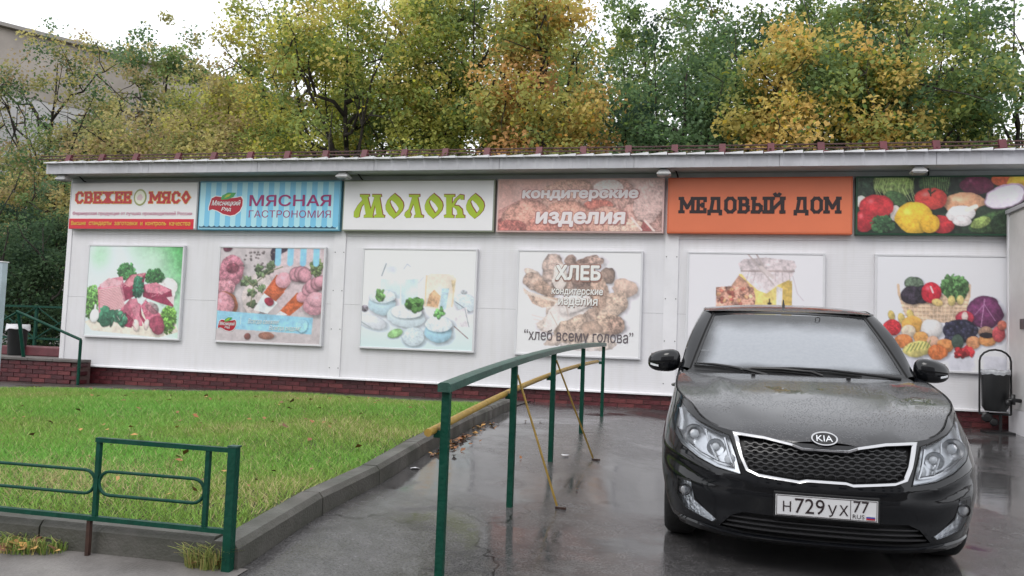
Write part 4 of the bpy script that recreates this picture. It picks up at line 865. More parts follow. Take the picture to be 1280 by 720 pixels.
# black urn in an arched frame by the vestibule
ux, uy = 3.72, -.45; uz = gz(ux, uy)
un = thing('litter_urn', 'black litter bin in an arched frame with a clear bag, right of the car', 'litter bin', (ux, uy, uz))
arch = [(ux-.185, uy, uz+.24), (ux-.185, uy, uz+.92)]+[(ux-.185*math.cos(q), uy, uz+.92+.15*math.sin(q)) for q in np.linspace(0, math.pi, 9)[1:-1]]+[(ux+.185, uy, uz+.92), (ux+.185, uy, uz+.24)]
build('frame', MB().tube(arch, .013, 8).tube([(ux-.185, uy, uz+.24), (ux+.185, uy, uz+.24)], .012, 8), 'black metal', un, smooth=True, sharp=50)
build('stem', MB().tube([(ux+.06, uy, uz+.02), (ux+.06, uy, uz+.235)], .02, 8).box(ux-.14, ux+.2, uy-.12, uy+.12, uz-.005, uz+.02), 'black metal', un)
build('bucket', MB().lathe([(0, uz+.28), (.12, uz+.28), (.155, uz+.34), (.165, uz+.78), (.155, uz+.78), (.14, uz+.35), (0, uz+.33)], (ux, uy, 0), 18), 'dark plastic', un, smooth=True, sharp=40)
k = MB(); rr = []
for r_, z_, wv in ((.15, .76, .0), (.174, .81, .012), (.178, .785, .015), (.170, .75, .015)): rr.append([(ux+r_*math.cos(6.2832*i/24), uy+r_*math.sin(6.2832*i/24), uz+z_+wv*math.sin(i*2.1)*math.sin(i*.9)) for i in range(25)])
k.grid(rr); build('bag', k, mat('clear bag', (.55, .57, .6, 1), .2, var=(10, .4), bump=(25, 1.0)), un, smooth=True)
build('ornament', MB().lathe([(0, -.02), (.05, -.015), (.07, 0), (.05, .015), (0, .02)], (ux-.10, uy-.02, uz+.2), 10, 'y').lathe([(0, -.02), (.04, -.015), (.055, 0), (.04, .015), (0, .02)], (ux-.02, uy-.02, uz+.14), 10, 'y'), 'black metal', un)
# black tap fitting on the vestibule side
wt = thing('wall_spigot', 'small black pipe fitting on the vestibule base at the right edge', 'pipe', (3.96, -.62, .6))
build('pipe', MB().tube([(3.961, -.62, .62), (3.86, -.64, .63), (3.80, -.66, .62)], .025, 8), 'black metal', wt, smooth=True)
build('valve', MB().tube([(3.86, -.64, .57), (3.86, -.64, .70)], .032, 8).tube([(3.80, -.66, .63), (3.795, -.665, .55)], .03, 8), 'black metal', wt, smooth=True)
# pale pole at the left edge
mat('pale blue paint', (.42, .50, .56, 1), .4, var=(6, .2))
pp = on_z(-1, 492, .13); bx = float(on_y(0, 410, -4.2)[0])
pl = thing('sign_post', 'narrow pale blue grey post at the very left edge of the view', 'post', (bx-.035, -4.2, lawn_z(bx, -4.2)))
tz = float(on_y(0, 328, -4.2)[2])
build('pole', MB().box(bx-.075, bx+.008, -4.24, -4.16, lawn_z(bx, -4.2)-.05, tz), 'pale blue paint', pl, bevel=.006)
build('cap', MB().box(bx-.082, bx+.014, -4.247, -4.153, tz+.0005, tz+.012), 'white trim', pl)
# scraps on the ground
def bits(name, label, cat, spots, m, s):
    for i, (px, py) in enumerate(spots):
        p = on_z(px, py, .08); z = gz(p[0], p[1]); p = on_z(px, py, z+.004); z = gz(p[0], p[1])+.006
        mb = MB(); n_ = 7; mb.v = [(p[0]+s*random.uniform(.6, 1.1)*math.cos(q)*1.3, p[1]+s*random.uniform(.6, 1.1)*math.sin(q), z+random.uniform(0, .012)) for q in np.linspace(0, 6.28, n_+1)[:-1]]+[(p[0], p[1], z+.012)]; mb.f = [(i_, (i_+1) % n_, n_) for i_ in range(n_)]
        tag(build(name, mb, m, fix=False), label[i], cat, None)
bits('paper_scrap', ['crumpled white paper scrap on wet asphalt by the lawn kerb', 'small white scrap on wet asphalt right of the ochre brace'], 'litter', [(519, 582), (706, 566)], 'bag white', .035)
# ================================================================== PARKED CAR  (X across, Y back from the nose, Z up; then set on the forecourt)
CX, NY = .635, -7.80
ZF = gz(CX, NY+.83); ZR = gz(CX, NY+3.40); PT = (ZR-ZF)/2.57
def TW(p): return (CX+p[0], NY+p[1]+PT*(p[2]-.3)*-1, p[2]+ZF+PT*(p[1]-.83))
car = thing('parked_car', 'wet black sedan parked nose first on the forecourt, windscreen misted', 'car', (CX, NY+2.1, ZF))
def cb(name, mb, m, parent=None, smooth=True, sharp=32, fix=True, bevel=0):
    q = MB(); q.v = [TW(v) for v in mb.v]; q.f = mb.f; return build(name, q, m, parent or car, smooth=smooth, sharp=sharp, fix=fix, bevel=bevel)
# materials ---------------------------------------------------------------------------------------------------------
def paint(name, beads):
    m = mat(name, (.005, .0055, .007, 1), .5, coat=1.0, spec=.0 if not beads else .3); n, l = m.node_tree.nodes, m.node_tree.links; p = n['Principled BSDF']
    tc = n.new('ShaderNodeTexCoord')
    if beads:
        v = n.new('ShaderNodeTexVoronoi'); v.inputs['Scale'].default_value = 95; v.inputs['Randomness'].default_value = 1
        l.new(tc.outputs['Object'], v.inputs['Vector'])
        t = n.new('ShaderNodeTexNoise'); t.inputs['Scale'].default_value = 3.2; t.inputs['Detail'].default_value = 3; l.new(tc.outputs['Object'], t.inputs['Vector'])
        mr = n.new('ShaderNodeMapRange'); mr.inputs[1].default_value = .36; mr.inputs[2].default_value = .40; l.new(t.outputs['Fac'], mr.inputs[0])
        b = n.new('ShaderNodeBump'); b.inputs['Distance'].default_value = .004; b.invert = True
        st = n.new('ShaderNodeMath'); st.operation = 'MULTIPLY'; st.inputs[1].default_value = .4; l.new(mr.outputs[0], st.inputs[0]); l.new(st.outputs[0], b.inputs['Strength'])
        dr = n.new('ShaderNodeMapRange'); dr.inputs[1].default_value = .12; dr.inputs[2].default_value = .38; l.new(v.outputs['Distance'], dr.inputs[0]); l.new(dr.outputs[0], b.inputs['Height'])
        l.new(b.outputs[0], p.inputs['Coat Normal']); l.new(b.outputs[0], p.inputs['Normal'])
        r = n.new('ShaderNodeMapRange'); r.inputs[3].default_value = .02; r.inputs[4].default_value = .09; l.new(mr.outputs[0], r.inputs[0]); l.new(r.outputs[0], p.inputs['Coat Roughness'])
        # fine drizzle film greys the paint a little
        c = n.new('ShaderNodeMixRGB'); l.new(mr.outputs[0], c.inputs[0]); c.inputs[1].default_value = (.012, .012, .014, 1); c.inputs[2].default_value = (.02, .02, .023, 1); v2 = n.new('ShaderNodeTexVoronoi'); v2.inputs['Scale'].default_value = 34; l.new(tc.outputs['Object'], v2.inputs['Vector'])
        sp_ = n.new('ShaderNodeMapRange'); sp_.inputs[1].default_value = .16; sp_.inputs[2].default_value = .30; l.new(v2.outputs['Distance'], sp_.inputs[0])
        c3 = n.new('ShaderNodeMixRGB'); l.new(sp_.outputs[0], c3.inputs[0]); c3.inputs[1].default_value = (.010, .010, .012, 1); l.new(c.outputs[0], c3.inputs[2]); l.new(c3.outputs[0], p.inputs['Base Color'])
    else:
        t = n.new('ShaderNodeTexNoise'); t.inputs['Scale'].default_value = 5; t.inputs['Detail'].default_value = 6; l.new(tc.outputs['Object'], t.inputs['Vector'])
        r = n.new('ShaderNodeMapRange'); r.inputs[1].default_value = .4; r.inputs[2].default_value = .7; r.inputs[3].default_value = .03; r.inputs[4].default_value = .16; l.new(t.outputs['Fac'], r.inputs[0]); l.new(r.outputs[0], p.inputs['Coat Roughness'])
    return m
paint('black paint', False); paint('black paint beaded', True)
mat('chrome', (.50, .50, .51, 1), .12, metal=1, rvar=(30, .08, .2)); mat('dark chrome', (.5, .5, .52, 1), .2, metal=1); mat('car black', (.008, .008, .009, 1), .45, var=(20, .3)); mat('gap', (.002, .002, .002, 1), .9)
mat('rubber', (.012, .012, .012, 1), .8, bump=(60, .3)); mat('alloy', (.45, .45, .46, 1), .3, metal=.9); mat('lamp silver', (.72, .73, .75, 1), .3, metal=.8, var=(14, .25)); mat('lamp clear', (.80, .82, .85, 1), .25, var=(25, .3))
mat('fog chrome', (.86, .87, .89, 1), .28, metal=1, bump=(60, .5)); mat('amber', (.35, .14, .03, 1), .3); mat('plate white', (.62, .62, .63, 1), .35); mat('plate blue', (.03, .06, .3, 1), .4); mat('plate red', (.4, .02, .02, 1), .4); mat('interior', (.02, .02, .021, 1), .8, var=(8, .3)); mat('tail red', (.25, .01, .012, 1), .2)
glass('lens glass', (.93, .95, .97, 1), 1.40); glass('side glass', (.16, .18, .18, 1), 1.5)
def mist_glass():
    """windscreen: clear dark border, condensation on the middle"""
    m = bpy.data.materials.new('misted glass'); m.use_nodes = True; MATS['misted glass'] = m
    n, l = m.node_tree.nodes, m.node_tree.links; n.remove(n['Principled BSDF'])
    a = n.new('ShaderNodeAttribute'); a.attribute_name = 'tint'
    tc = n.new('ShaderNodeTexCoord'); t = n.new('ShaderNodeTexNoise'); t.inputs['Scale'].default_value = 3; t.inputs['Detail'].default_value = 6; l.new(tc.outputs['Object'], t.inputs['Vector'])
    ad = n.new('ShaderNodeMath'); ad.operation = 'MULTIPLY_ADD'; ad.inputs[1].default_value = .22; l.new(t.outputs['Fac'], ad.inputs[0]); l.new(a.outputs['Fac'], ad.inputs[2])
    mr = n.new('ShaderNodeMapRange'); mr.inputs[1].default_value = .16; mr.inputs[2].default_value = .44; mr.inputs[3].default_value = .06; mr.inputs[4].default_value = .66; mr.interpolation_type = 'SMOOTHSTEP'; l.new(ad.outputs[0], mr.inputs[0])
    tr = n.new('ShaderNodeBsdfTransparent'); tr.inputs[0].default_value = (.5, .53, .53, 1); df = n.new('ShaderNodeBsdfDiffuse'); df.inputs[0].default_value = (.44, .46, .49, 1)
    v = n.new('ShaderNodeTexNoise'); v.inputs['Scale'].default_value = 45; v.inputs['Detail'].default_value = 3; l.new(tc.outputs['Object'], v.inputs['Vector'])
    cr = n.new('ShaderNodeMixRGB'); l.new(v.outputs['Fac'], cr.inputs[0]); cr.inputs[1].default_value = (.40, .425, .46, 1); cr.inputs[2].default_value = (.50, .525, .56, 1); l.new(cr.outputs[0], df.inputs[0])
    m1 = n.new('ShaderNodeMixShader'); l.new(mr.outputs[0], m1.inputs[0]); l.new(tr.outputs[0], m1.inputs[1]); l.new(df.outputs[0], m1.inputs[2])
    g = n.new('ShaderNodeBsdfGlossy'); g.inputs['Roughness'].default_value = .06; fr = n.new('ShaderNodeFresnel'); fr.inputs[0].default_value = 1.5
    vo = n.new('ShaderNodeTexVoronoi'); vo.inputs['Scale'].default_value = 85; l.new(tc.outputs['Object'], vo.inputs['Vector'])
    dr = n.new('ShaderNodeMapRange'); dr.inputs[1].default_value = .08; dr.inputs[2].default_value = .3; l.new(vo.outputs['Distance'], dr.inputs[0])
    bp = n.new('ShaderNodeBump'); bp.invert = True; bp.inputs['Strength'].default_value = .18; bp.inputs['Distance'].default_value = .004; l.new(dr.outputs[0], bp.inputs['Height']); l.new(bp.outputs[0], g.inputs['Normal'])
    m2 = n.new('ShaderNodeMixShader'); l.new(fr.outputs[0], m2.inputs[0]); l.new(m1.outputs[0], m2.inputs[1]); l.new(g.outputs[0], m2.inputs[2]); l.new(m2.outputs[0], n['Material Output'].inputs['Surface'])
mist_glass()
# body surface --------------------------------------------------------------------------------------------------------
NE, LN, LR = 2.6, .75, .60
ip = np.interp
def W(z): return ip(z, [.15, .22, .32, .45, .60, .70, .80, .86, .92, .98, 1.05], [.785, .82, .845, .86, .856, .838, .812, .80, .79, .782, .77])
def YF(z, x=0):
    y = ip(z, [.15, .19, .24, .32, .42, .50, .57, .63, .68, .72, .78, .86, .95], [.075, .03, .022, .02, .0, .008, .024, .045, .07, .10, .15, .22, .30])
    return y
def YR(z): return ip(z, [.15, .3, .5, .7, .9, 1.05], [4.24, 4.33, 4.37, 4.34, 4.28, 4.22])
def S(sg, z):
    """half body: sg 0..1 front and its corner, 1..2 flank, 2..3 tail"""
    w = W(z); yf = YF(z); yr = YR(z)
    if sg <= 1:
        f = sg*math.pi/2; x = w*max(0, math.sin(f))**(2/NE); y = yf+LN*(1-max(0, math.cos(f))**(2/NE))
        # crease under the headlight, from the arch towards the number plate
        zc_ = ip(x, [.42, .55, .68, .80, .86], [.485, .50, .545, .585, .60]); k = ip(x, [.38, .55, .78, .84], [0, 1, 1, .2])
        t = (z-zc_)/.022; y -= .012*k*math.exp(-t*t); y += .010*k*math.exp(-((z-zc_+.055)/.035)**2)
    elif sg <= 2:
        y0 = yf+LN; y1 = yr-LR; y = y0+(y1-y0)*(sg-1); x = w*(1+.008*math.sin((sg-1)*math.pi))*ip(y, [2.6, 3.8], [1, .985])
        x -= .010*math.exp(-((z-.50)/.06)**2)*math.sin((sg-1)*math.pi)
    else:
        f = (3-sg)*math.pi/2; x = w*.985*max(0, math.sin(f))**(2/NE); y = yr-LR*(1-max(0, math.cos(f))**(2/NE))
    return np.array((x, y, z))
def sg_x(x, z): return 2/math.pi*math.asin(min(1, abs(x)/W(z))**(NE/2))
def sg_y(y, z):
    yf = YF(z)
    if y < yf+LN: return 2/math.pi*math.acos(max(0, min(1, (1-(y-yf)/LN)))**(NE/2))
    y0 = yf+LN; y1 = YR(z)-LR
    if y <= y1: return 1+(y-y0)/(y1-y0)
    return 3-2/math.pi*math.acos(max(0, min(1, (1-(YR(z)-y)/LR)))**(NE/2))
def ztop_y(y): return ip(y, [.08, .10, .16, .24, .33, .44, .6, .9, 1.2, 1.5, 2.5, 3.3, 3.8, 4.3], [.690, .696, .722, .742, .778, .832, .868, .918, .957, .975, .995, 1.02, 1.035, 1.02])
def ztop(sg):
    z = .8
    for _ in range(12): z = .5*z+.5*ztop_y(S(sg, z)[1])
    return z
ZB = .165
def inpoly(x, y, P):
    c = False; n = len(P)
    for i in range(n):
        x0, y0 = P[i]; x1, y1 = P[i-1]
        if (y0 > y) != (y1 > y) and x < (x1-x0)*(y-y0)/(y1-y0)+x0: c = not c
    return c
def dense(P, st, closed=True):
    out = []; n = len(P)
    for i in range(n if closed else n-1):
        a = np.array(P[i], float); b = np.array(P[(i+1) % n], float); k = max(1, int(np.linalg.norm(b-a)/st))
        out += [tuple(a+(b-a)*j/k) for j in range(k)]
    return out
def cdt(outer, holes, pts):
    """triangulate a 2D region with holes and inner points"""
    V = []; E = []
    for P in [outer]+holes:
        o = len(V); V += P; E += [(o+i, o+(i+1) % len(P)) for i in range(len(P))]
    V += pts
    v, e, f, *_ = delaunay_2d_cdt([Vector(p) for p in V], E, [], 0, 1e-5)
    F = []
    for t in f:
        cx_ = sum(v[i][0] for i in t)/len(t); cy_ = sum(v[i][1] for i in t)/len(t)
        if inpoly(cx_, cy_, outer) and not any(inpoly(cx_, cy_, h) for h in holes): F.append(tuple(t))
    return [tuple(p) for p in v], F
def front(P, st=.02): return [(sg_x(x, z), z) for x, z in dense(P, st)]
# outlines in front view (half, X >= 0)
HEAD = [(.475, .700), (.555, .722), (.64, .752), (.70, .790), (.748, .845), (.768, .815), (.782, .74), (.775, .675), (.735, .622), (.64, .568), (.54, .532), (.415, .512), (.44, .60)]
FOG = [(.745, .435), (.672, .432), (.652, .335), (.535, .252), (.555, .236), (.70, .272), (.752, .345)]
GRO = [(0, .672), (.11, .672), (.165, .69), (.30, .712), (.462, .722), (.425, .60), (.395, .535), (.33, .512), (.13, .494), (.095, .503), (0, .503)]      # chrome, outer
GRI = [(0, .655), (.114, .655), (.170, .674), (.30, .696), (.430, .704), (.402, .604), (.375, .547), (.325, .527), (.13, .511), (.095, .520), (0, .520)]         # opening
LOW = [(0, .316), (.40, .316), (.46, .29), (.52, .222), (.40, .208), (0, .204)]
def half_close(P):   # keep the symmetric pieces off the mid line for the hole test
    return P
holes = [front(HEAD), front(FOG)]
# wheel arches in side view
def arch_hole(yc, R):
    P = []
    for q in np.linspace(0, math.pi, 25): P.append((yc-R*math.cos(q), .30+R*math.sin(q)))
    P = [(P[0][0], ZB-.02)]+P+[(P[-1][0], ZB-.02)]
    return [(sg_y(y, max(ZB, z)), z) for y, z in P]
A1, A2 = arch_hole(.83, .345), arch_hole(3.40, .345)
# domain outline: bottom edge with arch bites, top edge; mid line bites where the grille and the lower intake open
G = front(GRI); LO = front(LOW)
def bite(P):    # piece of the outline that is not on the mid line, from low to high z
    q = [p for p in P if p[0] > 1e-4]; z0 = [p for p in P if p[0] <= 1e-4]
    return q
low_hi = sorted([p[1] for p in LOW if p[0] == 0]); gr_hi = sorted([p[1] for p in GRI if p[0] == 0])
outer = []
arch1 = [p for p in A1 if p[1] > ZB]; arch2 = [p for p in A2 if p[1] > ZB]
for sg in np.linspace(0, arch1[0][0], 30)[:-1]: outer.append((sg, ZB))
outer += [(arch1[0][0], ZB)]+arch1+[(arch1[-1][0], ZB)]
for sg in np.linspace(arch1[-1][0], arch2[0][0], 16)[1:-1]: outer.append((sg, ZB))
outer += [(arch2[0][0], ZB)]+arch2+[(arch2[-1][0], ZB)]
for sg in np.linspace(arch2[-1][0], 3, 14)[1:]: outer.append((sg, ZB))
for z in np.linspace(ZB, ztop(3), 24)[1:-1]: outer.append((3, z))
TOPS = list(np.linspace(3, 1, 50))+list(np.linspace(1, 0, 46))[1:]
for sg in TOPS: outer.append((sg, ztop(sg)))
for z in np.linspace(ztop(0), gr_hi[1], 4)[1:-1]: outer.append((0, z))
def inner_path(P):  # down the hole from its top mid point to its lower mid point
    D = front(P, .02); k = [i for i, p in enumerate(P) if p[0] == 0]
    pts = [(sg_x(x, z), z) for x, z in dense(P[:], .02, closed=False)]+[(0, P[-1][1])]
    return pts
gp = inner_path(GRI); lp = inner_path(LOW)
outer += gp
for z in np.linspace(gr_hi[0], low_hi[1], 14)[1:-1]: outer.append((0, z))
outer += lp
for z in np.linspace(low_hi[0], ZB, 4)[1:-1]: outer.append((0, z))
clean = []
for p in outer:
    if not clean or (abs(p[0]-clean[-1][0])+abs(p[1]-clean[-1][1])) > 1e-4: clean.append(p)
outer = clean
pts = []
for sg in list(np.arange(.02, 1, .026))+list(np.arange(1.0, 3, .04)):
    for z in np.arange(ZB+.018, 1.05, .0195):
        if z < ztop(sg)-.008 and inpoly(sg, z, outer) and not any(inpoly(sg, z, h) for h in holes): pts.append((sg, float(z)))
v2, f2_ = cdt(outer, holes, pts)
H3 = [S(*p) for p in v2]
body = MB()
for s_ in (1, -1):
    body.add([(p[0]*s_, p[1], p[2]) for p in H3], [t if s_ > 0 else t[::-1] for t in f2_])
q = MB(); q.v = [TW(v) for v in body.v]; q.f = body.f
bo = build('body', q, 'black paint', car, smooth=True, fix=False)
bm = bmesh.new(); bm.from_mesh(bo.data); bmesh.ops.remove_doubles(bm, verts=bm.verts, dist=.0006); bmesh.ops.recalc_face_normals(bm, faces=bm.faces); bm.to_mesh(bo.data); bm.free()
bo.data.set_sharp_from_angle(angle=math.radians(40))
def off(p, d):
    """point of the surface moved d outwards (along a rough outward direction)"""
    sg, z = p; a = S(sg, z); b = S(min(3, sg+.004), z)-S(max(0, sg-.004), z); n = np.array((b[1], -b[0], 0)); L_ = np.linalg.norm(n); n = n/L_ if L_ > 1e-6 else np.array((0, -1, 0)); return a+n*d
def patch(P2, depth, st=.02, grid=.02, tilt=0):
    """sheet filling outline P2 (domain coords) at a depth behind the surface"""
    x0 = min(p[0] for p in P2); x1 = max(p[0] for p in P2); z0 = min(p[1] for p in P2); z1 = max(p[1] for p in P2)
    pts = [(a, b) for a in np.arange(x0, x1, .03) for b in np.arange(z0, z1, .018) if inpoly(a, b, P2)]
    v, f = cdt(P2, [], pts); return [S(*p)+np.array((0, depth+tilt*(p[1]-z0), 0)) for p in v], f
def both(name, fn, m, parent=None, **k):
    out = []
    for s_ in (-1, 1):
        mb = fn(); mb.v = [(v[0]*s_, v[1], v[2]) for v in mb.v]; out.append(cb(name, mb, m, parent, **k))
    return out
def wall(P2, d0, d1, closed=True):
    mb = MB(); n = len(P2); A = [S(*p)+np.array((0, d0, 0)) for p in P2]; B = [S(*p)+np.array((0, d1, 0)) for p in P2]
    mb.add(A+B, [(i, (i+1) % n, n+(i+1) % n, n+i) for i in range(n if closed else n-1)]); return mb
# headlights ----------------------------------------------------------------------------------------------------------
def shrink(P, k, c=None):
    P = np.array(P); c = P.mean(0) if c is None else np.array(c); return [tuple(c+(p-c)*k) for p in P]
hp = front(HEAD); HI = front(shrink(HEAD, .86))
def reflector():
    v, f = patch(hp, .03, tilt=.2); mb = MB().add(v, f); w_ = wall(hp, .0, .09); mb.add(w_.v, w_.f); return mb
hl = both('headlight', reflector, 'lamp silver', sharp=30)
for k, s_ in enumerate((-1, 1)):
    H = hl[k]
    def bowl(x, z, r, dep, m, nm, y0=.02):
        y = S(sg_x(x, z), z)[1]+y0; mb = MB().lathe([(r, 0), (r*.92, dep*.35), (r*.7, dep*.75), (r*.35, dep), (0, dep*1.02)], (x*s_, y, z), 18, 'y'); return cb(nm, mb, m, H, sharp=60)
    def ball(x, z, r, m, nm, y0=.03):
        y = S(sg_x(x, z), z)[1]+y0; mb = MB().lathe([(r*math.sin(a), -r*.7*math.cos(a)) for a in np.linspace(0.02, math.pi/2, 7)], (x*s_, y, z), 16, 'y'); return cb(nm, mb, m, H)
    bowl(.66, .68, .058, .03, 'lamp silver', 'reflector_bowl', .012); ball(.66, .68, .026, 'lamp clear', 'projector_lens', .03)
    bowl(.545, .63, .048, .03, 'lamp silver', 'reflector_bowl', .016); ball(.545, .63, .022, 'lamp clear', 'bulb', .04)
    ball(.47, .575, .03, 'amber' if False else 'lamp clear', 'indicator_bulb', .04)
    # bright bezel strips
    def strip(pts, w_, m='chrome', nm='bezel', y0=.012):
        mb = MB(); A = []; pts = dense(pts, .02, closed=False)+[pts[-1]]
        for i, p in enumerate(pts):
            a = np.array(pts[max(0, i-1)]); b = np.array(pts[min(len(pts)-1, i+1)]); d_ = (b-a)/np.linalg.norm(b-a); n_ = np.array((-d_[1], d_[0]))*w_/2; row = []
            for sgn, yy_ in ((-1, y0+.012), (-.5, y0), (.5, y0), (1, y0+.012)):
                x, z = np.array(p)+n_*sgn; pp_ = S(sg_x(x, z), z); row.append((pp_[0]*s_, pp_[1]+yy_, z))
            A.append(row)
        mb.grid(A); cb(nm, mb, m, H)
    strip([(.50, .685), (.475, .60), (.455, .545), (.53, .555), (.63, .592), (.72, .645), (.755, .70)], .016); strip([(.60, .715), (.585, .66), (.535, .565)], .012, 'lamp clear'); strip([(.745, .80), (.73, .74), (.735, .69)], .02, 'lamp clear')
    strip([(.51, .70), (.60, .728), (.69, .772)], .010, 'dark chrome')
    # clear cover, flush with the body
    vL, fL = patch(hp, -.004); mb = MB().add([(a[0]*s_, a[1], a[2]) for a in vL], fL); cb('lens', mb, 'lens glass', H)
    # dark seal round the lamp
    sp = front(HEAD, .02); o2 = front(shrink(HEAD, 1.018), .02)
    n_ = len(sp); A = [S(*p) for p in sp]; B = [S(*p) for p in o2[:n_]] if len(o2) >= n_ else None
    rim = MB(); P0 = [np.array(p) for p in dense(HEAD, .02)]; c0 = np.mean(P0, 0); a_, b_ = [], []
    for p in P0:
        d_ = (p-c0)/np.linalg.norm(p-c0); x, z = p-d_*.004; a_.append(S(sg_x(x, z), z)+np.array((0, -.005, 0))); x, z = p+d_*.004; b_.append(S(sg_x(x, z), z)+np.array((0, -.0025, 0)))
    n_ = len(a_); rim.add([(p[0]*s_, p[1], p[2]) for p in a_+b_], [(i, (i+1) % n_, n_+(i+1) % n_, n_+i) for i in range(n_)]); cb('seal', rim, 'gap', H)
# fog lamps ------------------------------------------------------------------------------------------------------------
fg = front(FOG)
def fogm():
    v, f = patch(fg, .012, tilt=.28); mb = MB().add(v, f); w_ = wall(fg, 0, .05); mb.add(w_.v, w_.f); return mb
fl = both('fog_lamp', fogm, 'fog chrome', sharp=30)
for k, s_ in enumerate((-1, 1)):
    x, z = .705, .375; y = S(sg_x(x, z), z)[1]
    cb('bulb', MB().lathe([(.034, 0), (.03, .012), (.0, .016)], (x*s_, y+.004, z), 16, 'y'), 'chrome', fl[k]); cb('bulb', MB().lathe([(.024, -.004), (.018, -.012), (0, -.014)], (x*s_, y+.012, z), 12, 'y'), 'lamp silver', fl[k])
    vL, fL = patch(fg, -.002); cb('lens', MB().add([(a[0]*s_, a[1], a[2]) for a in vL], fL), 'lens glass', fl[k])
    rm = MB(); P0 = [np.array(p) for p in dense(FOG, .02)]; c0 = np.mean(P0, 0); a_, b_ = [], []
    for p in P0:
        d_ = (p-c0)/np.linalg.norm(p-c0); x, z = p-d_*.003; a_.append(S(sg_x(x, z), z)+np.array((0, -.004, 0))); x, z = p+d_*.009; b_.append(S(sg_x(x, z), z)+np.array((0, -.003, 0)))
    n_ = len(a_); rm.add([(p[0]*s_, p[1], p[2]) for p in a_+b_], [(i, (i+1) % n_, n_+(i+1) % n_, n_+i) for i in range(n_)]); cb('surround', rm, 'car black', fl[k])
# grille --------------------------------------------------------------------------------------------------------------
def mirror_path(P): return P+[(-x, z) for x, z in P[::-1] if x > 0]
def SF(x, z, d=0): p = S(sg_x(x, z), z); return np.array((math.copysign(p[0], x) if x else 0, p[1]+d, z))
def ring(Pa, Pb, d, dep):
    """band between two matching outlines, standing d proud"""
    mb = MB(); n_ = len(Pa); rows = []
    for a, b in zip(Pa, Pb):
        a = np.array(a); b = np.array(b); row = []
        for t_, dd in ((0, dep), (.0, -d*.6), (.18, -d), (.75, -d*.75), (1, -d*.2), (1, dep)):
            x, z = a*(1-t_)+b*t_; row.append(SF(x, z, dd))
        rows.append(row)
    rows.append(rows[0]); mb.grid(rows); return mb
def resample(P, n_):
    P = np.array(P+[P[0]]); L_ = np.r_[0, np.cumsum(np.linalg.norm(np.diff(P, axis=0), axis=1))]; t_ = np.linspace(0, L_[-1], n_+1)[:-1]
    return [(float(ip(q, L_, P[:, 0])), float(ip(q, L_, P[:, 1]))) for q in t_]
def pair(A, B, k=6):
    """both outlines have corresponding corners; subdivide each edge alike"""
    out = [[], []]
    for i in range(len(A)):
        for j in range(k):
            for o_, P in zip(out, (A, B)): a = np.array(P[i]); b = np.array(P[(i+1) % len(P)]); o_.append(tuple(a+(b-a)*j/k))
    return out
GO, GI = mirror_path(GRO), mirror_path(GRI)
# the chrome frame opens at the outer corners into a thicker blade, as on the photograph
ga, gb = pair(GO, GI, 5)
gr = cb('grille', MB().add(*(lambda v, f: (v, f))(*[x for x in (lambda P: ([SF(*p, .05) for p in P[0]], P[1]))(cdt(resample(GI, 90), [], [(a, b) for a in np.arange(-.38, .39, .03) for b in np.arange(.53, .70, .03) if inpoly(a, b, GI)]))])), 'car black', sharp=60)
cb('chrome_frame', ring(ga, gb, .014, .02), 'chrome', gr, sharp=35)
wl_ = MB(); nn = len(gb); wl_.add([SF(*p, .0) for p in gb]+[SF(*p, .05) for p in gb], [(i, (i+1) % nn, nn+(i+1) % nn, nn+i) for i in range(nn)]); cb('grille_wall', wl_, 'car black', gr)
for i, z in enumerate(np.linspace(.542, .672, 8)):     # wavy slats
    rows = []
    for j, x in enumerate(np.linspace(-.40, .40, 65)):
        zz_ = z+.0035*(1 if (j//2 + i) % 2 else -1)
        if inpoly(x, zz_, GI): rows.append([SF(x, zz_-.004, .024), SF(x, zz_-.002, .014), SF(x, zz_+.002, .014), SF(x, zz_+.004, .024)])
    if len(rows) > 3: cb('slat', MB().grid(rows), mat('slat black', (.03, .03, .032, 1), .3), gr, sharp=40)
for x in np.linspace(-.35, .35, 15):
    zs_ = [z for z in np.arange(.51, .70, .004) if inpoly(x, z, GI)]
    if zs_: cb('mullion', MB().grid([[SF(x-.0035, z, .026), SF(x, z, .018), SF(x+.0035, z, .026)] for z in (zs_[0], zs_[len(zs_)//2], zs_[-1])]), 'slat black', gr)
# lower intake
LM = mirror_path(LOW)
lg = cb('lower_intake', MB().add(*(lambda P: ([SF(*p, .06) for p in P[0]], P[1]))(cdt(resample(LM, 80), [], [(a, b) for a in np.arange(-.5, .51, .04) for b in (.235, .26, .29) if inpoly(a, b, LM)]))), 'car black')
wl_ = MB(); lm = resample(LM, 80); wl_.add([SF(*p, .0) for p in lm]+[SF(*p, .06) for p in lm], [(i, (i+1) % 80, 80+(i+1) % 80, 80+i) for i in range(80)]); cb('intake_wall', wl_, 'car black', lg)
for z in (.232, .258, .284):
    w_ = ip(z, [.21, .222, .29, .316], [.42, .51, .455, .40]); cb('slat', MB().grid([[SF(x, z-.006, .03), SF(x, z-.003, .012), SF(x, z+.003, .012), SF(x, z+.006, .03)] for x in np.linspace(-w_, w_, 31)]), 'slat black', lg)
cb('lip', MB().grid([[SF(x, ZB-.004+.03*max(0, abs(x)-.5), .05), SF(x, ZB+.002+.05*max(0, abs(x)-.5), -.018), SF(x, ZB+.026+.08*max(0, abs(x)-.45), -.022), SF(x, ZB+.034+.09*max(0, abs(x)-.45), -.002)] for x in np.linspace(-.76, .76, 61)]), 'black paint', sharp=40)
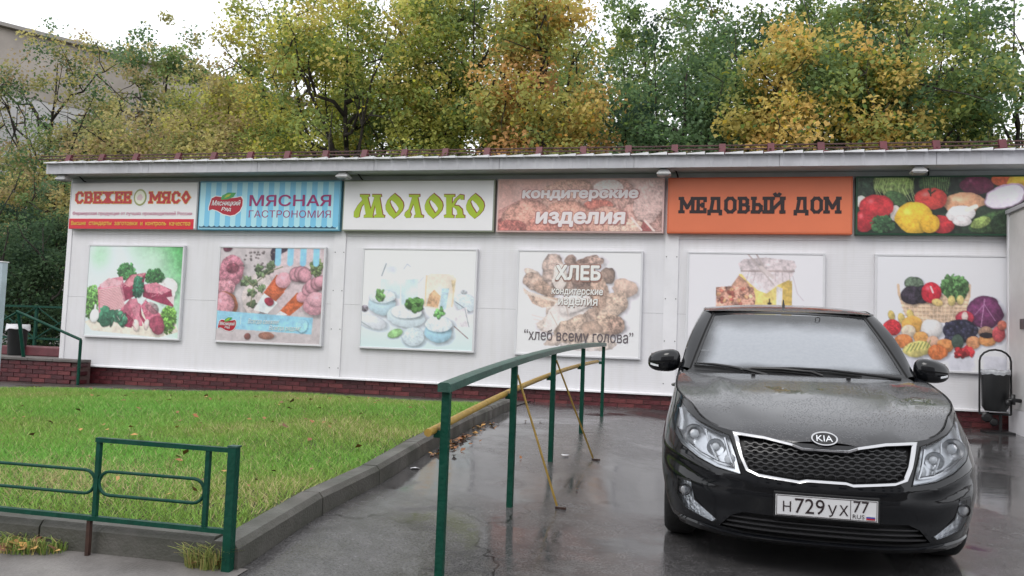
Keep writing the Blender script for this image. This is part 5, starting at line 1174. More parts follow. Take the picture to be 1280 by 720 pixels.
# number plate, with its letters --------------------------------------------------------------------------------------
py_ = SF(0, .38)[1]-.004
pz0, pz1 = .332, .436
PS = .94
pm = cb('plate_holder', MB().box(-.254, .254, py_-.012, py_+.03, pz0-.012, pz1+.014), 'car black', smooth=False, bevel=.003)
pw = cb('number_plate', MB().box(-.2445, .2445, py_-.016, py_-.0125, pz0, pz1), 'plate white', pm, smooth=False)
for a in ((-.256, .256, pz1-.005, pz1-.002), (-.256, .256, pz0+.002, pz0+.005), (-.256, -.253, pz0+.0052, pz1-.0052), (.253, .256, pz0+.0052, pz1-.0052), (.122, .125, pz0+.0052, pz1-.0052)):
    cb('plate_border', MB().box(a[0]*PS, a[1]*PS, py_-.0172, py_-.0163, a[2], a[3]), 'ink', pw, smooth=False)
def ptext(body, x0, x1, z0, z1, m='ink', par=None, y=None, off_=.012):
    x0 *= PS; x1 *= PS; z0 = pz0+(z0-pz0)*PS; z1 = pz0+(z1-pz0)*PS
    V, F = text_verts(body, off_); a = V[:, :2].min(0); b = V[:, :2].max(0); mb = MB(); mb.v = [(x0+(q[0]-a[0])/(b[0]-a[0])*(x1-x0), y if y is not None else py_-.0185, z0+(q[1]-a[1])/(b[1]-a[1])*(z1-z0)) for q in V]; mb.f = F
    o = cb('plate_text', mb, m, par or pw, smooth=False, fix=False)
    if sum(p.normal.y*p.area for p in o.data.polygons) > 0: o.data.flip_normals()
ptext('Н', -.222, -.18, pz0+.022, pz0+.078); ptext('729', -.160, -.008, pz0+.018, pz0+.098); ptext('У', .008, .055, pz0+.012, pz0+.075); ptext('Х', .066, .112, pz0+.022, pz0+.078)
ptext('77', .137, .215, pz0+.044, pz0+.104); ptext('RUS', .134, .193, pz0+.012, pz0+.034, off_=0)
for i, m_ in enumerate(('plate white', 'plate blue', 'plate red')): cb('plate_flag', MB().box(.19, .231, py_-.0182, py_-.0164, pz0+.033-.008*(i+1), pz0+.0328-.008*i), m_, pw, smooth=False)
# bonnet ----------------------------------------------------------------------------------------------------------------
def zc(y): return ip(y, [.07, .10, .14, .20, .30, .42, .58, .8, 1.0, 1.25], [.692, .720, .748, .776, .808, .838, .870, .908, .936, .962])
SGA = 0.
sgs = []
for y in [.082, .09, .10, .115, .135, .16, .19, .22, .26, .30, .35, .40, .46, .52, .6, .7, .8, .9, 1.0, 1.1, 1.2, 1.30]:
    lo, hi = 0., 1.9
    for _ in range(40):
        md = (lo+hi)/2
        if S(md, ztop(md))[1] < y: lo = md
        else: hi = md
    sgs.append((lo+hi)/2)
rows = []
NB = 41
for i, sg in enumerate(sgs):
    sh = S(sg, ztop(sg)); X = max(.02, sh[0]-.004); y = sh[1]; row = []
    zs_ = sh[2]-.001; z0 = max(zs_+.004, zc(y)); sw = ip(y, [.5, 1.3], [0, .14])
    for u in np.linspace(-1, 1, NB):
        a = abs(u); z = zs_+(z0-zs_)*(1-a**2.6); xc_ = ip(y, [.1, .5, 1.2], [.36, .46, .56]); x = u*X
        cr_ = .010*ip(y, [.15, .35, 1.1, 1.3], [0, 1, 1, .4]); d_ = abs(x)-xc_
        z += cr_*(1/(1+math.exp(d_/.018))-.5)*math.exp(-(d_/.16)**2)*1.6
        row.append((x, y-sw*(1-a**2), z+.012*ip(y, [.9, 1.3], [0, 1])*(1-a**2)))
    rows.append(row)
HR = rows[-1]
bn = cb('bonnet', MB().grid(rows), 'black paint beaded', sharp=60, fix=True)
# bonnet seam towards the wings
for s_ in (-1, 1):
    A = []
    for sg in sgs[7:]:
        p = S(sg, ztop(sg)); A.append([(s_*(p[0]-.010), p[1], p[2]+.0035), (s_*(p[0]-.003), p[1], p[2]+.0025)])
    cb('bonnet_seam', MB().grid(A), 'gap', bn)
# badge
by = .095; bz = .722
def disc(rx, rz_, y, dep, x0=0, z0=bz, n_=28):
    e_ = [(x0+rx*math.cos(q), z0+rz_*math.sin(q)) for q in np.linspace(0, 2*math.pi, n_+1)[:-1]]; return MB().prism([(a, y+(b-bz)*.9, b) for a, b in e_], (0, -dep, -dep*.1))
bd = cb('badge', disc(.066, .032, by+.0, .008), 'chrome', sharp=30); cb('badge_field', disc(.058, .026, by-.0085, .001), 'car black', bd, smooth=False)
V, F = text_verts('KIA', .03); a = V[:, :2].min(0); b = V[:, :2].max(0); mb = MB(); mb.v = [(-.04+(q_[0]-a[0])/(b[0]-a[0])*.08, by-.0112+((bz-.014+(q_[1]-a[1])/(b[1]-a[1])*.028)-bz)*.9, bz-.014+(q_[1]-a[1])/(b[1]-a[1])*.028) for q_ in V]; mb.f = F
o = cb('badge_text', mb, 'lamp clear', bd, smooth=False, fix=False)
if sum(p.normal.y*p.area for p in o.data.polygons) > 0: o.data.flip_normals()
# greenhouse -------------------------------------------------------------------------------------------------------------
def ws(u, v):   # windscreen: u -1..1 across, v 0 base .. 1 header
    b = np.array((.715*u, 1.26+.22*u*u, .975-.004*u*u)); t = np.array((.555*u, 2.0+.11*u*u, 1.398-.018*u*u)); p = b*(1-v)+t*v
    p += np.array((0, -.5, .75))*(.030*math.sin(math.pi*v))*(1-.5*u*u); return p
n_, m_ = 41, 25
Vw = []; att = []
for j in range(m_):
    for i in range(n_):
        u = -1+2*i/(n_-1); v = j/(m_-1); Vw.append(TW(ws(u*.995, v)))
        d_ = min((1-abs(u))*1.25, v*2.2, (1-v)*.85-.05+(.05 if abs(u) > .22 else 0)*0)
        if abs(u) < .14 and v > .84: d_ = -.1
        att.append([max(0, min(1, d_))]*3)
idx = np.arange(n_*m_).reshape(m_, n_); Fw = np.stack([idx[:-1, :-1], idx[:-1, 1:], idx[1:, 1:], idx[1:, :-1]], -1).reshape(-1, 4)
wso = raw_mesh('windscreen', np.array(Vw), Fw, 'misted glass', car, cols=np.array(att), smooth=True)
bd_ = MB()      # black ceramic edge of the glass
for s_ in (-1, 1): bd_.grid([[ws(s_*u, v)+np.array((0, -.0015, .003)) for u in (.955, .998)] for v in np.linspace(0, 1, 20)])
bd_.grid([[ws(u, v)+np.array((0, -.0015, .003)) for v in (.965, .999)] for u in np.linspace(-.954, .954, 30)]); bd_.grid([[ws(u, v)+np.array((0, -.0015, .003)) for v in (.0, .05)] for u in np.linspace(-.954, .954, 30)])
cb('glass_edge', bd_, 'car black', wso, fix=True)
cb('rain_sensor', MB().box(-.03, .03, ws(0, .9)[1]+.012, ws(0, .9)[1]+.04, ws(0, .9)[2]-.05, ws(0, .9)[2]-.01), 'car black', wso, smooth=False)
# inspection sticker ring
p_ = ws(.33, .86); cb('sticker', MB().lathe([(.018, 0), (.018, -.001), (.012, -.001), (.012, 0)], (p_[0], p_[1]-.006, p_[2]+.008), 14, 'y'), 'interior', wso)
cowl = [[(HR[i][0], HR[i][1]-.01, HR[i][2]-.022), (HR[i][0]*.98, HR[i][1]+.03, HR[i][2]-.03), tuple(ws(min(.995, max(-.995, HR[i][0]/.715*.93)), .012))] for i in range(NB)]
cb('cowl', MB().grid(cowl), 'car black')
def railp(y): return np.array((ip(y, [2.05, 2.4, 2.9, 3.35, 3.6], [.605, .612, .605, .575, .56]), y, ip(y, [2.05, 2.35, 2.7, 3.1, 3.4, 3.6], [1.392, 1.425, 1.435, 1.415, 1.37, 1.335])))
def roofc(y): return ip(y, [1.98, 2.2, 2.5, 2.8, 3.1, 3.45], [1.402, 1.442, 1.466, 1.468, 1.450, 1.398])
rows = []
for k, y in enumerate(np.linspace(0, 1, 22)):
    row = []
    for u in np.linspace(-1, 1, 31):
        y0 = 2.0+.11*u*u-.0; y1 = 3.42-.06*u*u; yy_ = y0+(y1-y0)*y; e = railp(yy_); zc0 = roofc(yy_)
        z = e[2]+(zc0-e[2])*(1-abs(u)**2.5); row.append((e[0]*u, yy_, z if y > 0 else z-.004))
    rows.append(row)
rf = cb('roof', MB().grid(rows), 'black paint beaded', sharp=60)
def belt(y): s_ = sg_y(y, 1.0); p = S(min(2.4, s_), ztop(s_)); return np.array((p[0]-.012, y, p[2]+.004))
# pillars: A between windscreen and door glass, then the side glazing frame
for s_ in (-1, 1):
    M = lambda P: [[(q_[0]*s_, q_[1], q_[2]) for q_ in r] for r in P]
    ap_ = []
    for v in np.linspace(0, 1, 16):
        a = ws(1.0, v); ob = np.array((.772, 1.54, .978)); ot = railp(2.16)+np.array((.004, 0, 0)); o_ = ob*(1-v)+ot*v+np.array((.012, -.03, .03))*math.sin(math.pi*v)
        ap_.append([a+np.array((-.012, 0, .002)), a+np.array((.004, .0, .012)), (a+o_)/2+np.array((.008, -.004, .014)), o_])
    cb('a_pillar', MB().grid(M(ap_)), 'black paint', sharp=60)
    cb('pillar_seal', MB().grid(M([[ws(1.0, v)+np.array((-.020, -.004, .004)), ws(1.0, v)+np.array((-.004, -.004, .013))] for v in np.linspace(0.0, 1, 16)])), 'gap')
    cb('corner_panel', MB().grid(M([[S(sg_y(y, .96), ztop(sg_y(y, .96)))-np.array((.002, 0, 0)), np.array((ip(y, [1.28, 1.56], [.70, .775]), y, ip(y, [1.28, 1.56], [.957, .985])))] for y in np.linspace(1.28, 1.56, 6)])), 'black paint')
    def sw_(t_, v):
        yb = 1.54+t_*(3.62-1.54); yt = 2.16+t_*(3.32-2.16); b = belt(yb); r_ = railp(yt); p = b*(1-v)+r_*v; p[0] += .028*math.sin(math.pi*v); return p
    for nm, t0, t1, m__ in (('door_glass', .06, .48, 'side glass'), ('b_pillar', .48, .53, 'car black'), ('door_glass', .53, .88, 'side glass'), ('quarter_panel', .88, 1.0, 'black paint'), ('door_frame', 0, .06, 'car black')):
        cb(nm, MB().grid(M([[sw_(t_, v) for v in np.linspace(.03, .96, 9)] for t_ in np.linspace(t0, t1, 12)])), m__)
    cb('window_trim', MB().grid(M([[sw_(t_, .0)+np.array((.002, 0, -.004)), sw_(t_, .012)+np.array((.008, 0, 0)), sw_(t_, .035)] for t_ in np.linspace(0, .98, 24)])), 'car black')
    cb('roof_rail', MB().grid(M([[sw_(t_, .955), sw_(t_, .985)+np.array((.006, 0, .004)), railp(2.16+t_*1.16)+np.array((-.006, 0, .004))] for t_ in np.linspace(0, 1, 24)])), 'black paint')
    cp = []
    for v in np.linspace(0, 1, 10):
        a = sw_(1.0, v); q_ = np.array((.66, 4.0, 1.045))*(1-v)+np.array((.55, 3.40, 1.392))*v; cp.append([a, (a+q_)/2+np.array((.02, 0, .012)), q_])
    cb('c_pillar', MB().grid(M(cp)), 'black paint', sharp=60)
    # door seams and handles
    for ya, yb in ((1.42, 1.40), (2.52, 2.52), (3.45, 3.20)):
        A = []
        for z in np.linspace(.25, .97, 18):
            y = ip(z, [.25, .6, .97], [ya+(.0 if ya < 3 else -.45 + .25), ya, yb])
            if ya > 3 and z < .62: continue
            p = off((sg_y(y, z), z), .0015); r_ = off((sg_y(y+.005, z), z), .0015); A.append([p, r_])
        cb('door_seam', MB().grid(M(A)), 'gap')
    for yh in (2.32, 3.28):
        h_ = MB().tube([off((sg_y(yh-.09+q_*.18, .80), .80), .006+.028*math.sin(math.pi*q_)) for q_ in np.linspace(0, 1, 9)], .011, 6); h_.v = [(a*s_, b, c2) for a, b, c2 in h_.v]; cb('door_handle', h_, 'black paint')
    # door mirror
    mc = np.array((.895, 1.63, 1.02)); rows = []
    for a in np.linspace(-math.pi/2, math.pi/2, 15):
        row = []
        for b in np.linspace(0, 2*math.pi, 25):
            cs = lambda t_, e_: math.copysign(abs(t_)**e_, t_)
            fx, fy, fz = cs(math.cos(a), .7)*cs(math.cos(b), .7), cs(math.cos(a), .7)*cs(math.sin(b), .8), cs(math.sin(a), .8)
            x = fx*.118; zz_ = fz*(.078-.012*fx); y = fy*(.075 if fy < 0 else .03)+.03*fx*(1 if fx > 0 else .3)*-.0+max(0, fx)*.05
            row.append(((mc[0]+x)*s_, mc[1]+y, mc[2]+zz_-.012*fx))
        rows.append(row)
    mr_ = cb('door_mirror', MB().grid(rows), 'black paint', sharp=80)
    cb('mirror_arm', MB().add([(q_[0]*s_, q_[1], q_[2]) for q_ in ((.75, 1.60, .975), (.84, 1.60, .965), (.84, 1.68, .965), (.75, 1.72, .975), (.75, 1.60, 1.02), (.84, 1.60, .998), (.84, 1.68, .998), (.75, 1.72, 1.02))], [(0, 3, 2, 1), (4, 5, 6, 7), (0, 1, 5, 4), (1, 2, 6, 5), (2, 3, 7, 6), (3, 0, 4, 7)]), 'car black', mr_, smooth=False)
    ind = []
    for q_ in np.linspace(0, 1, 8):
        x = .93+.078*q_; ind.append([((x)*s_, mc[1]-.075*(1-q_**3)-.0+.04*q_-.004, .985-.0*q_+dz_+.012*q_) for dz_ in (-.007, .007)])
    cb('indicator', MB().grid(ind), 'lamp clear', mr_)
    cb('mirror_glass', MB().box(min(s_*.80, s_*.99), max(s_*.80, s_*.99), 1.68, 1.684, .965, 1.07), 'chrome', mr_, smooth=False)
    # tail lamps
    TL = [(4.0, .78), (4.28, .70), (4.3, .90), (4.02, .95)]
# rear glass, boot lid
cb('rear_window', MB().grid([[((.55+.11*v)*u, 3.42-.06*u*u+.58*v, 1.395-.006*u*u-.35*v+.03*math.sin(math.pi*v)*(1-.4*u*u)) for u in np.linspace(-1, 1, 21)] for v in np.linspace(0, 1, 12)]), 'side glass')
rows = []
for sg in [sg_y(y, 1.02) for y in np.linspace(3.72, 4.2, 10)]:
    p = S(sg, ztop(sg)); rows.append([(p[0]*u, p[1]+(.02 if p[1] < 4.1 else 0), p[2]+.035*(1-u*u)*ip(p[1], [3.7, 4.2], [1, .6])) for u in np.linspace(-1, 1, 15)])
p = S(3, ztop(3)); rows.append([(u*.35, p[1]-.002, p[2]+.004) for u in np.linspace(-1, 1, 15)])
cb('boot_lid', MB().grid(rows), 'black paint beaded', sharp=60)
for s_ in (-1, 1):
    A = [[off((sg_y(y, z), z), .004) for z in (.74, .82, .90)] for y in np.linspace(4.02, 4.27, 10)]; cb('tail_lamp', MB().grid([[(q_[0]*s_, q_[1], q_[2]) for q_ in r] for r in A]), 'tail red')
cb('number_plate', MB().box(-.26, .26, 4.375, 4.38, .62, .732), 'plate white', smooth=False)
# cabin, underside, wheel houses
cb('cabin', MB().box(-.70, .70, 1.5, 3.7, .30, .56).box(-.69, .69, 1.42, 1.80, .56, .93), 'interior', smooth=False, bevel=.03)
for x in (-.36, .36):
    for y in (2.15, 3.0):
        st = cb('seat', MB().box(x-.24, x+.24, y, y+.5, .561, .70).add([(x-.23, y+.44, .70), (x+.23, y+.44, .70), (x+.23, y+.58, .70), (x-.23, y+.58, .70), (x-.18, y+.62, 1.18), (x+.18, y+.62, 1.18), (x+.18, y+.70, 1.18), (x-.18, y+.70, 1.18)], [(0, 3, 2, 1), (4, 5, 6, 7), (0, 1, 5, 4), (1, 2, 6, 5), (2, 3, 7, 6), (3, 0, 4, 7)]), 'interior', smooth=False, bevel=.03)
        cb('headrest', MB().box(x-.12, x+.12, y+.63, y+.71, 1.2, 1.34), 'interior', st, smooth=False, bevel=.025)
cb('underbody', MB().box(-.56, .56, .36, 4.05, .18, .30), 'car black', smooth=False)
cb('front_panel', MB().box(-.70, .70, .32, .46, .22, .66), 'car black', smooth=False)
# wheels
for s_ in (-1, 1):
    for yc in (.83, 3.40):
        x0 = .735*s_; w_ = .185
        wh = cb('wheel', MB().lathe([(.20, -w_/2+.02), (.215, -w_/2+.005), (.27, -w_/2), (.292, -w_/2+.02), (.30, -w_/2+.05), (.30, w_/2-.05), (.292, w_/2-.02), (.27, w_/2), (.215, w_/2-.005), (.20, w_/2-.02)], (x0, yc, .30), 36, 'x'), 'rubber', sharp=50)
        cb('rim', MB().lathe([(.205, -.07), (.20, 0), (.205, .07), (.195, .075), (.185, .0), (.195, -.07)], (x0, yc, .30), 36, 'x'), 'alloy', wh, sharp=40)
        hub = MB().lathe([(0, .05*s_), (.04, .048*s_), (.045, .02*s_), (.045, -.02*s_)], (x0, yc, .30), 16, 'x')
        for k in range(10):
            q_ = 2*math.pi*k/10; hub.bar((x0+.03*s_, yc+.035*math.cos(q_), .30+.035*math.sin(q_)), (x0+.055*s_, yc+.196*math.cos(q_), .30+.196*math.sin(q_)), .022, .02, up=(1, 0, 0))
        cb('spokes', hub, 'alloy', wh, sharp=30); cb('brake_disc', MB().lathe([(.0, .0), (.13, 0), (.13, -.02*s_), (0, -.02*s_)], (x0, yc, .30), 24, 'x'), 'dark chrome', wh)
        al = MB(); al.grid([[((.60 if j == 0 else .795)*s_, yc-.347*math.cos(a), .30+.347*math.sin(a)) for j in (0, 1)] for a in np.linspace(-.3, math.pi+.3, 24)]); al.grid([[(.61*s_, yc-r_*math.cos(a), .30+r_*math.sin(a)) for r_ in (.0, .34)] for a in np.linspace(0, math.pi, 16)]); cb('wheel_house', al, 'car black')
# wipers
def wiper(uvs, name='wiper'):
    P = [ws(u, v)+np.array((0, -.012, .020)) for u, v in uvs]; o = cb(name, MB().tube(P, [.012]+[.010]*(len(P)-2)+[.005], 6), 'car black', sharp=60)
    cb('blade', MB().tube([ws(u, v-.012)+np.array((0, -.006, .010)) for u, v in uvs[1:]], .006, 5), 'rubber', o)
wiper([(.20, -.035), (.10, .012), (-.15, .035), (-.42, .028), (-.52, -.0)]); wiper([(.90, -.04), (.55, .01), (.25, .045), (-.05, .05), (-.3, .04)][::1]); wiper([(-.28, -.05), (-.45, .0), (-.62, .035), (-.78, .055), (-.96, .06)])
# washer jets on the bonnet, aerial on the roof
for x in (-.3, .28): cb('washer_jet', MB().box(x-.012, x+.012, HR[20][1]-.06, HR[20][1]-.035, HR[20][2]-.012, HR[20][2]+.006), 'car black', bn, smooth=False)
cb('aerial', MB().tube([(-.02, 2.2, 1.435), (-.02, 2.24, 1.50)], [.012, .004], 6), 'car black', rf)
# leaf on the bonnet is a thing of its own
lp_ = TW((.36, .42, 0)); lp_ = (lp_[0], lp_[1], TW((.36, .42, zc(.42)))[2]-.008)
tag(build('fallen_leaf', MB().add([(lp_[0]-.03, lp_[1], lp_[2]), (lp_[0], lp_[1]-.014, lp_[2]+.006), (lp_[0]+.035, lp_[1]+.004, lp_[2]+.008), (lp_[0], lp_[1]+.014, lp_[2]+.010)], [(0, 1, 2, 3)]), mat('leaf brown', (.25, .12, .07, 1), .6)), 'single small brown leaf lying on the wet car bonnet', 'leaf')
# ================================================================== BUILDINGS BEHIND
mat('far brick', (.46, .41, .37, 1), .85, var=(.5, .3)); mat('far grey', (.62, .61, .62, 1), .85, var=(.3, .2)); mat('far roof', (.30, .28, .26, 1), .7); mat('pane', (.05, .06, .07, 1), .1); mat('far white', (.55, .56, .6, 1), .8, var=(.4, .15))
_fh = np.array([-math.sin(YAW), math.cos(YAW)]); _rh = np.array([math.cos(YAW), math.sin(YAW)])
def cxz(X, Z): p = _rh*X+_fh*Z; return np.array([p[0]+CAM[0], p[1]+CAM[1]])
def block(name, label, A, B, depth, z1, wallm, floors, cols, band=None, win=(1.3, 1.5), side=1):
    A = np.array(A); B = np.array(B); d_ = (B-A)/np.linalg.norm(B-A); n_ = np.array([d_[1], -d_[0]])*side; L_ = np.linalg.norm(B-A)    # n_ looks to the camera
    def P(s, o, z): q = A+d_*s+n_*o; return (q[0], q[1], z)
    def bx(s0, s1, o0, o1, za, zb): return MB().add([P(s0, o0, za), P(s1, o0, za), P(s1, o1, za), P(s0, o1, za), P(s0, o0, zb), P(s1, o0, zb), P(s1, o1, zb), P(s0, o1, zb)], [(0, 3, 2, 1), (4, 5, 6, 7), (0, 1, 5, 4), (1, 2, 6, 5), (2, 3, 7, 6), (3, 0, 4, 7)])
    t = thing(name, label, 'building', P(L_/2, -depth/2, .2))
    build('wall', bx(0, L_, -depth, 0, 0, z1), wallm, t)
    if band: build('upper_wall', bx(-.02, L_+.02, -depth, .03, z1-band[0], z1-.02), band[1], t)
    r_ = build('roof', bx(-.6, L_+.6, -depth-.5, .35, z1, z1+.18), 'far roof', t)
    fh = z1/floors
    for f_ in range(floors-3 if band else floors):
        for c_ in range(cols):
            s_ = L_*(c_+.5)/cols; za = f_*fh+.9+.2
            w_ = build('window', bx(s_-win[0]/2-.08, s_+win[0]/2+.08, -.05, .06, za-.08, za+win[1]+.08), 'far white', t); build('pane', bx(s_-win[0]/2, s_+win[0]/2, .0, .075, za, za+win[1]), 'pane', w_)
    return t
a_ = cxz(-38.5, 26.5); b_ = cxz(-13.6, 50.6)
block('apartment_block', 'long five storey brick and grey apartment block behind the trees at left', a_, b_, 12, 15.4, 'far grey', 5, 9, (3.2, 'far brick'))
block('apartment_block', 'unseen apartment block added behind the camera to darken reflections in the parked car', (30, -44), (-34, -44), 12, 15, 'far grey', 5, 16, (3.0, 'far brick'))  # added out of view: blocks the low bright sky from the car's reflections
q1, q2 = on_y(1200, 130, 45), on_y(1330, 130, 45)
block('white_building', 'white building glimpsed through the trees at the far right', (q1[0], 45), (q2[0]+10, 45), 10, 9.5, 'far white', 3, 5)

# ================================================================== TREES
mat('bark', (.035, .028, .022, 1), .9, var=(6, .5), bump=(14, .8)); mat('foliage', rough=.8, attr='tint', trans=.5, spec=.12)
def leaves(C, R, n_per, size, pal, rng, flat_=.75, droop=.35, pal2=None):
    """kite shaped folded leaves round the clump centres"""
    k = len(C); n_ = int(k*n_per); ci = rng.integers(0, k, n_); g_ = rng.normal(0, 1, (n_, 3)); g_ /= np.linalg.norm(g_, axis=1, keepdims=True); rad = rng.random(n_)**.5
    P = C[ci]+g_*rad[:, None]*R[ci][:, None]*np.array([1, 1, flat_])
    ax = rng.normal(0, 1, (n_, 3)); ax[:, 2] -= droop; ax /= np.linalg.norm(ax, axis=1, keepdims=True); up = rng.normal(0, .38, (n_, 3))+np.array([0, -.25, 1]); sd = np.cross(ax, up); sd /= np.linalg.norm(sd, axis=1, keepdims=True)+1e-9; nm = np.cross(sd, ax)
    s_ = size*rng.uniform(.6, 1.25, n_)[:, None]
    V = np.stack([P-ax*s_*.5, P+sd*s_*.42+nm*s_*.1, P+ax*s_*.55-nm*s_*.08, P-sd*s_*.42+nm*s_*.1], 1).reshape(-1, 3)
    F = np.arange(n_*4).reshape(-1, 4)
    pal = np.array([lin(c) for c in pal]); mixc = rng.random(k); base = pal[(mixc*len(pal)).astype(int).clip(0, len(pal)-1)]; c_ = base[ci]
    if pal2 is not None:      # patches of a second leaf colour
        q2 = np.array([lin(c) for c in pal2]); ph = rng.uniform(0, 6, 3); sel = np.sin(C[:, 0]*1.9+ph[0])+np.sin(C[:, 2]*2.3+ph[1])+np.sin(C[:, 1]*1.7+ph[2]) > .1; base = np.where(sel[:, None], q2[rng.integers(0, len(q2), k)], base); c_ = base[ci]; pal = np.concatenate([pal, q2])
    lum = (base@np.array([.3, .59, .11]))[:, None]; base = base*.82+lum*.18; c_ = base[ci]
    alt = pal[rng.integers(0, len(pal), n_)]; w_ = (rng.random(n_) < .12)[:, None]; c_ = np.where(w_, alt, c_)*rng.uniform(.86, 1.16, n_)[:, None]*2.1
    return V, F, np.repeat(c_, 4, axis=0)
def tree(name, label, base, trunk_h, crown, pal, nclump, n_per, size, seed, r0=.16, clump=(.45, .85), sparse=0, limbs=10, group='trees behind the pavilion', cat='tree', pal2=None, zmin=None):
    rng = np.random.default_rng(seed); x0, y0 = base; z0 = gz(x0, y0) if abs(y0) < 30 else .2; (dx, dy, cz, rx, ry, rz_) = crown; cc = np.array([x0+dx, y0+dy, cz])
    t = thing(name, label, cat, (x0, y0, z0), group)
    top = cz+rz_*.7; tr = MB(); br_ = MB(); nodes = []
    tp = [np.array([x0, y0, z0-.1])]
    nst = 9
    for i in range(1, nst+1):
        f_ = i/nst; tp.append(np.array([x0+dx*f_+rng.normal(0, .06), y0+dy*f_+rng.normal(0, .06), z0+(top-z0)*f_]))
    tr.tube(tp, [max(.02, r0*(1-.88*i/nst)) for i in range(nst+1)], 8); 
    def at_h(h):
        f_ = np.clip((h-z0)/(top-z0), 0, 1)*nst; i = min(nst-1, int(f_)); return tp[i]+(tp[i+1]-tp[i])*(f_-i)
    for k in range(limbs):
        a = 2.399*k+rng.uniform(-.4, .4); hs = z0+trunk_h+(top-z0-trunk_h)*(k/limbs)*.75; st = at_h(hs); el = rng.uniform(-.35, .95)
        e = cc+np.array([math.cos(a)*rx*.8, math.sin(a)*ry*.8, rz_*(.75*el)]); e[2] = max(e[2], hs+.6)
        pts = [st+(e-st)*q+np.array([0, 0, .5*math.sin(math.pi*q)*rng.uniform(-.3, 1)])+rng.normal(0, .07, 3)*(q > 0) for q in np.linspace(0, 1, 7)]
        tr.tube(pts, [max(.012, r0*.42*(1-.85*q)) for q in np.linspace(0, 1, 7)], 6); nodes += pts[2:]
        for q in (3, 4, 5):      # side branches
            e2 = pts[q]+rng.normal(0, 1, 3)*np.array([rx, ry, rz_])*.28+np.array([0, 0, .3]); p2 = [pts[q]+(e2-pts[q])*w+rng.normal(0, .04, 3)*(w > 0) for w in np.linspace(0, 1, 4)]
            tr.tube(p2, [.028, .02, .014, .008], 5, caps=False); nodes += p2[1:]
    nodes = np.array(nodes)
    C = []
    ph = rng.uniform(0, 6, 6)
    while len(C) < nclump:
        g_ = rng.normal(0, 1, 3); g_ /= np.linalg.norm(g_); q = rng.uniform(.25, 1)**.55; u = g_*q
        if sparse and math.sin(u[0]*5+ph[0])+math.sin(u[2]*6+ph[1])+math.sin(u[1]*5+ph[2])+math.sin((u[0]+u[2])*9+ph[3])*.7 < sparse-1.2: continue
        if u[2] < -.55 and rng.random() < .5: continue
        p = cc+u*np.array([rx, ry, rz_])*(1+.14*math.sin(3*math.atan2(u[1], u[0])+ph[4]+4*u[2]))
        if zmin and p[2] < zmin: continue
        C.append(p)
    C = np.array(C)
    for p in C[::2]:
        i = np.argmin(((nodes-p)**2).sum(1)); a = nodes[i]; m_ = (a+p)/2+rng.normal(0, .08, 3); br_.tube([a, m_, p], [.014, .009, .005], 4, caps=False)
    tr.v += [tuple(v) for v in br_.v]; o_ = len(tr.v)-len(br_.v); tr.f += [tuple(o_+i for i in f_) for f_ in br_.f]
    build('trunk', tr, 'bark', t, smooth=True, fix=False)
    R = rng.uniform(clump[0], clump[1], len(C)); V, F, c_ = leaves(C, R, int(n_per*1.6), size*.74, pal, rng, pal2=pal2)
    raw_mesh('crown', V, F, 'foliage', t, cols=c_); return t
K = .62
def pal(*c): return [tuple(np.array(q)*1.0) for q in c]
YG = pal((126, 130, 50), (150, 148, 56), (104, 116, 46), (140, 128, 52), (92, 108, 50)); OL = pal((118, 116, 66), (132, 122, 76), (98, 104, 56), (122, 106, 70), (140, 132, 70)); OR = pal((160, 122, 64), (166, 132, 68), (152, 112, 62), (146, 126, 64), (132, 122, 58))
GR = pal((72, 96, 58), (62, 84, 52), (88, 108, 62), (78, 100, 70), (96, 116, 60)); DG = pal((46, 66, 44), (56, 76, 50), (66, 88, 54), (40, 58, 42)); GY = pal((150, 130, 54), (158, 136, 56), (138, 126, 54), (116, 118, 52), (160, 130, 58)); GG = pal((84, 102, 50), (100, 114, 52), (74, 92, 48), (120, 122, 50))
def bx_(px, y): return float(on_y(px, 300, y)[0])
def zpx(px, py, y): return float(on_y(px, py, y)[2])
tree('olive_tree', 'olive brown leaning leafy tree above the left end of the roof', (bx_(190, 10), 10), 2.4, (0.2, 0, 5.3, 3.0, 2.2, 2.6), OL, 190, 62, .17, 1, sparse=.2)
tree('olive_tree', 'olive yellow thin tree between the left apartment block and the milk sign', (bx_(285, 13), 13), 2.6, (-.3, 0, 6.4, 2.9, 2.4, 3.6), OL+YG[:2], 220, 62, .17, 2, sparse=.2)
tree('olive_tree', 'thin brownish green tree veiling the apartment block wall at the upper left', (bx_(45, 17), 17), 4, (.4, 0, 9.0, 4.2, 2.4, 4.6), OL+GR[:2], 165, 48, .18, 18, sparse=.7, limbs=14)
tree('dark_tree', 'sparse dark green tree rising tall before the left apartment block', (bx_(185, 22), 22), 6, (.6, 0, 11.4, 4.0, 3, 4.6), GR+OL, 170, 55, .22, 3, sparse=.9, r0=.2)
tree('dark_tree', 'sparse greyish green tree in front of the apartment block at the left edge', (bx_(55, 14), 14), 2.5, (0, 0, 5.2, 2.6, 2.2, 3.4), GR+OL, 130, 55, .17, 4, sparse=.7)
tree('yellow_green_tree', 'tall yellow green tree with upright bare limbs above the milk sign', (bx_(430, 10), 10), 2.2, (-.2, 0, 7.4, 3.4, 2.6, 5.2), YG, 300, 66, .16, 5, sparse=.25, limbs=15)
tree('yellow_green_tree', 'yellow green spreading tree right of the white sky gap', (bx_(345, 15), 15), 3, (.3, 0, 8.8, 3.2, 2.6, 5.0), YG+OL[:1], 240, 62, .18, 6, sparse=.55, limbs=14)
tree('yellow_green_tree', 'bushy yellow green tree left of the orange maple', (bx_(555, 12), 12), 2.4, (0, 0, 7.8, 2.9, 2.4, 5.4), YG+GG, 300, 64, .17, 7, sparse=.2, limbs=14)
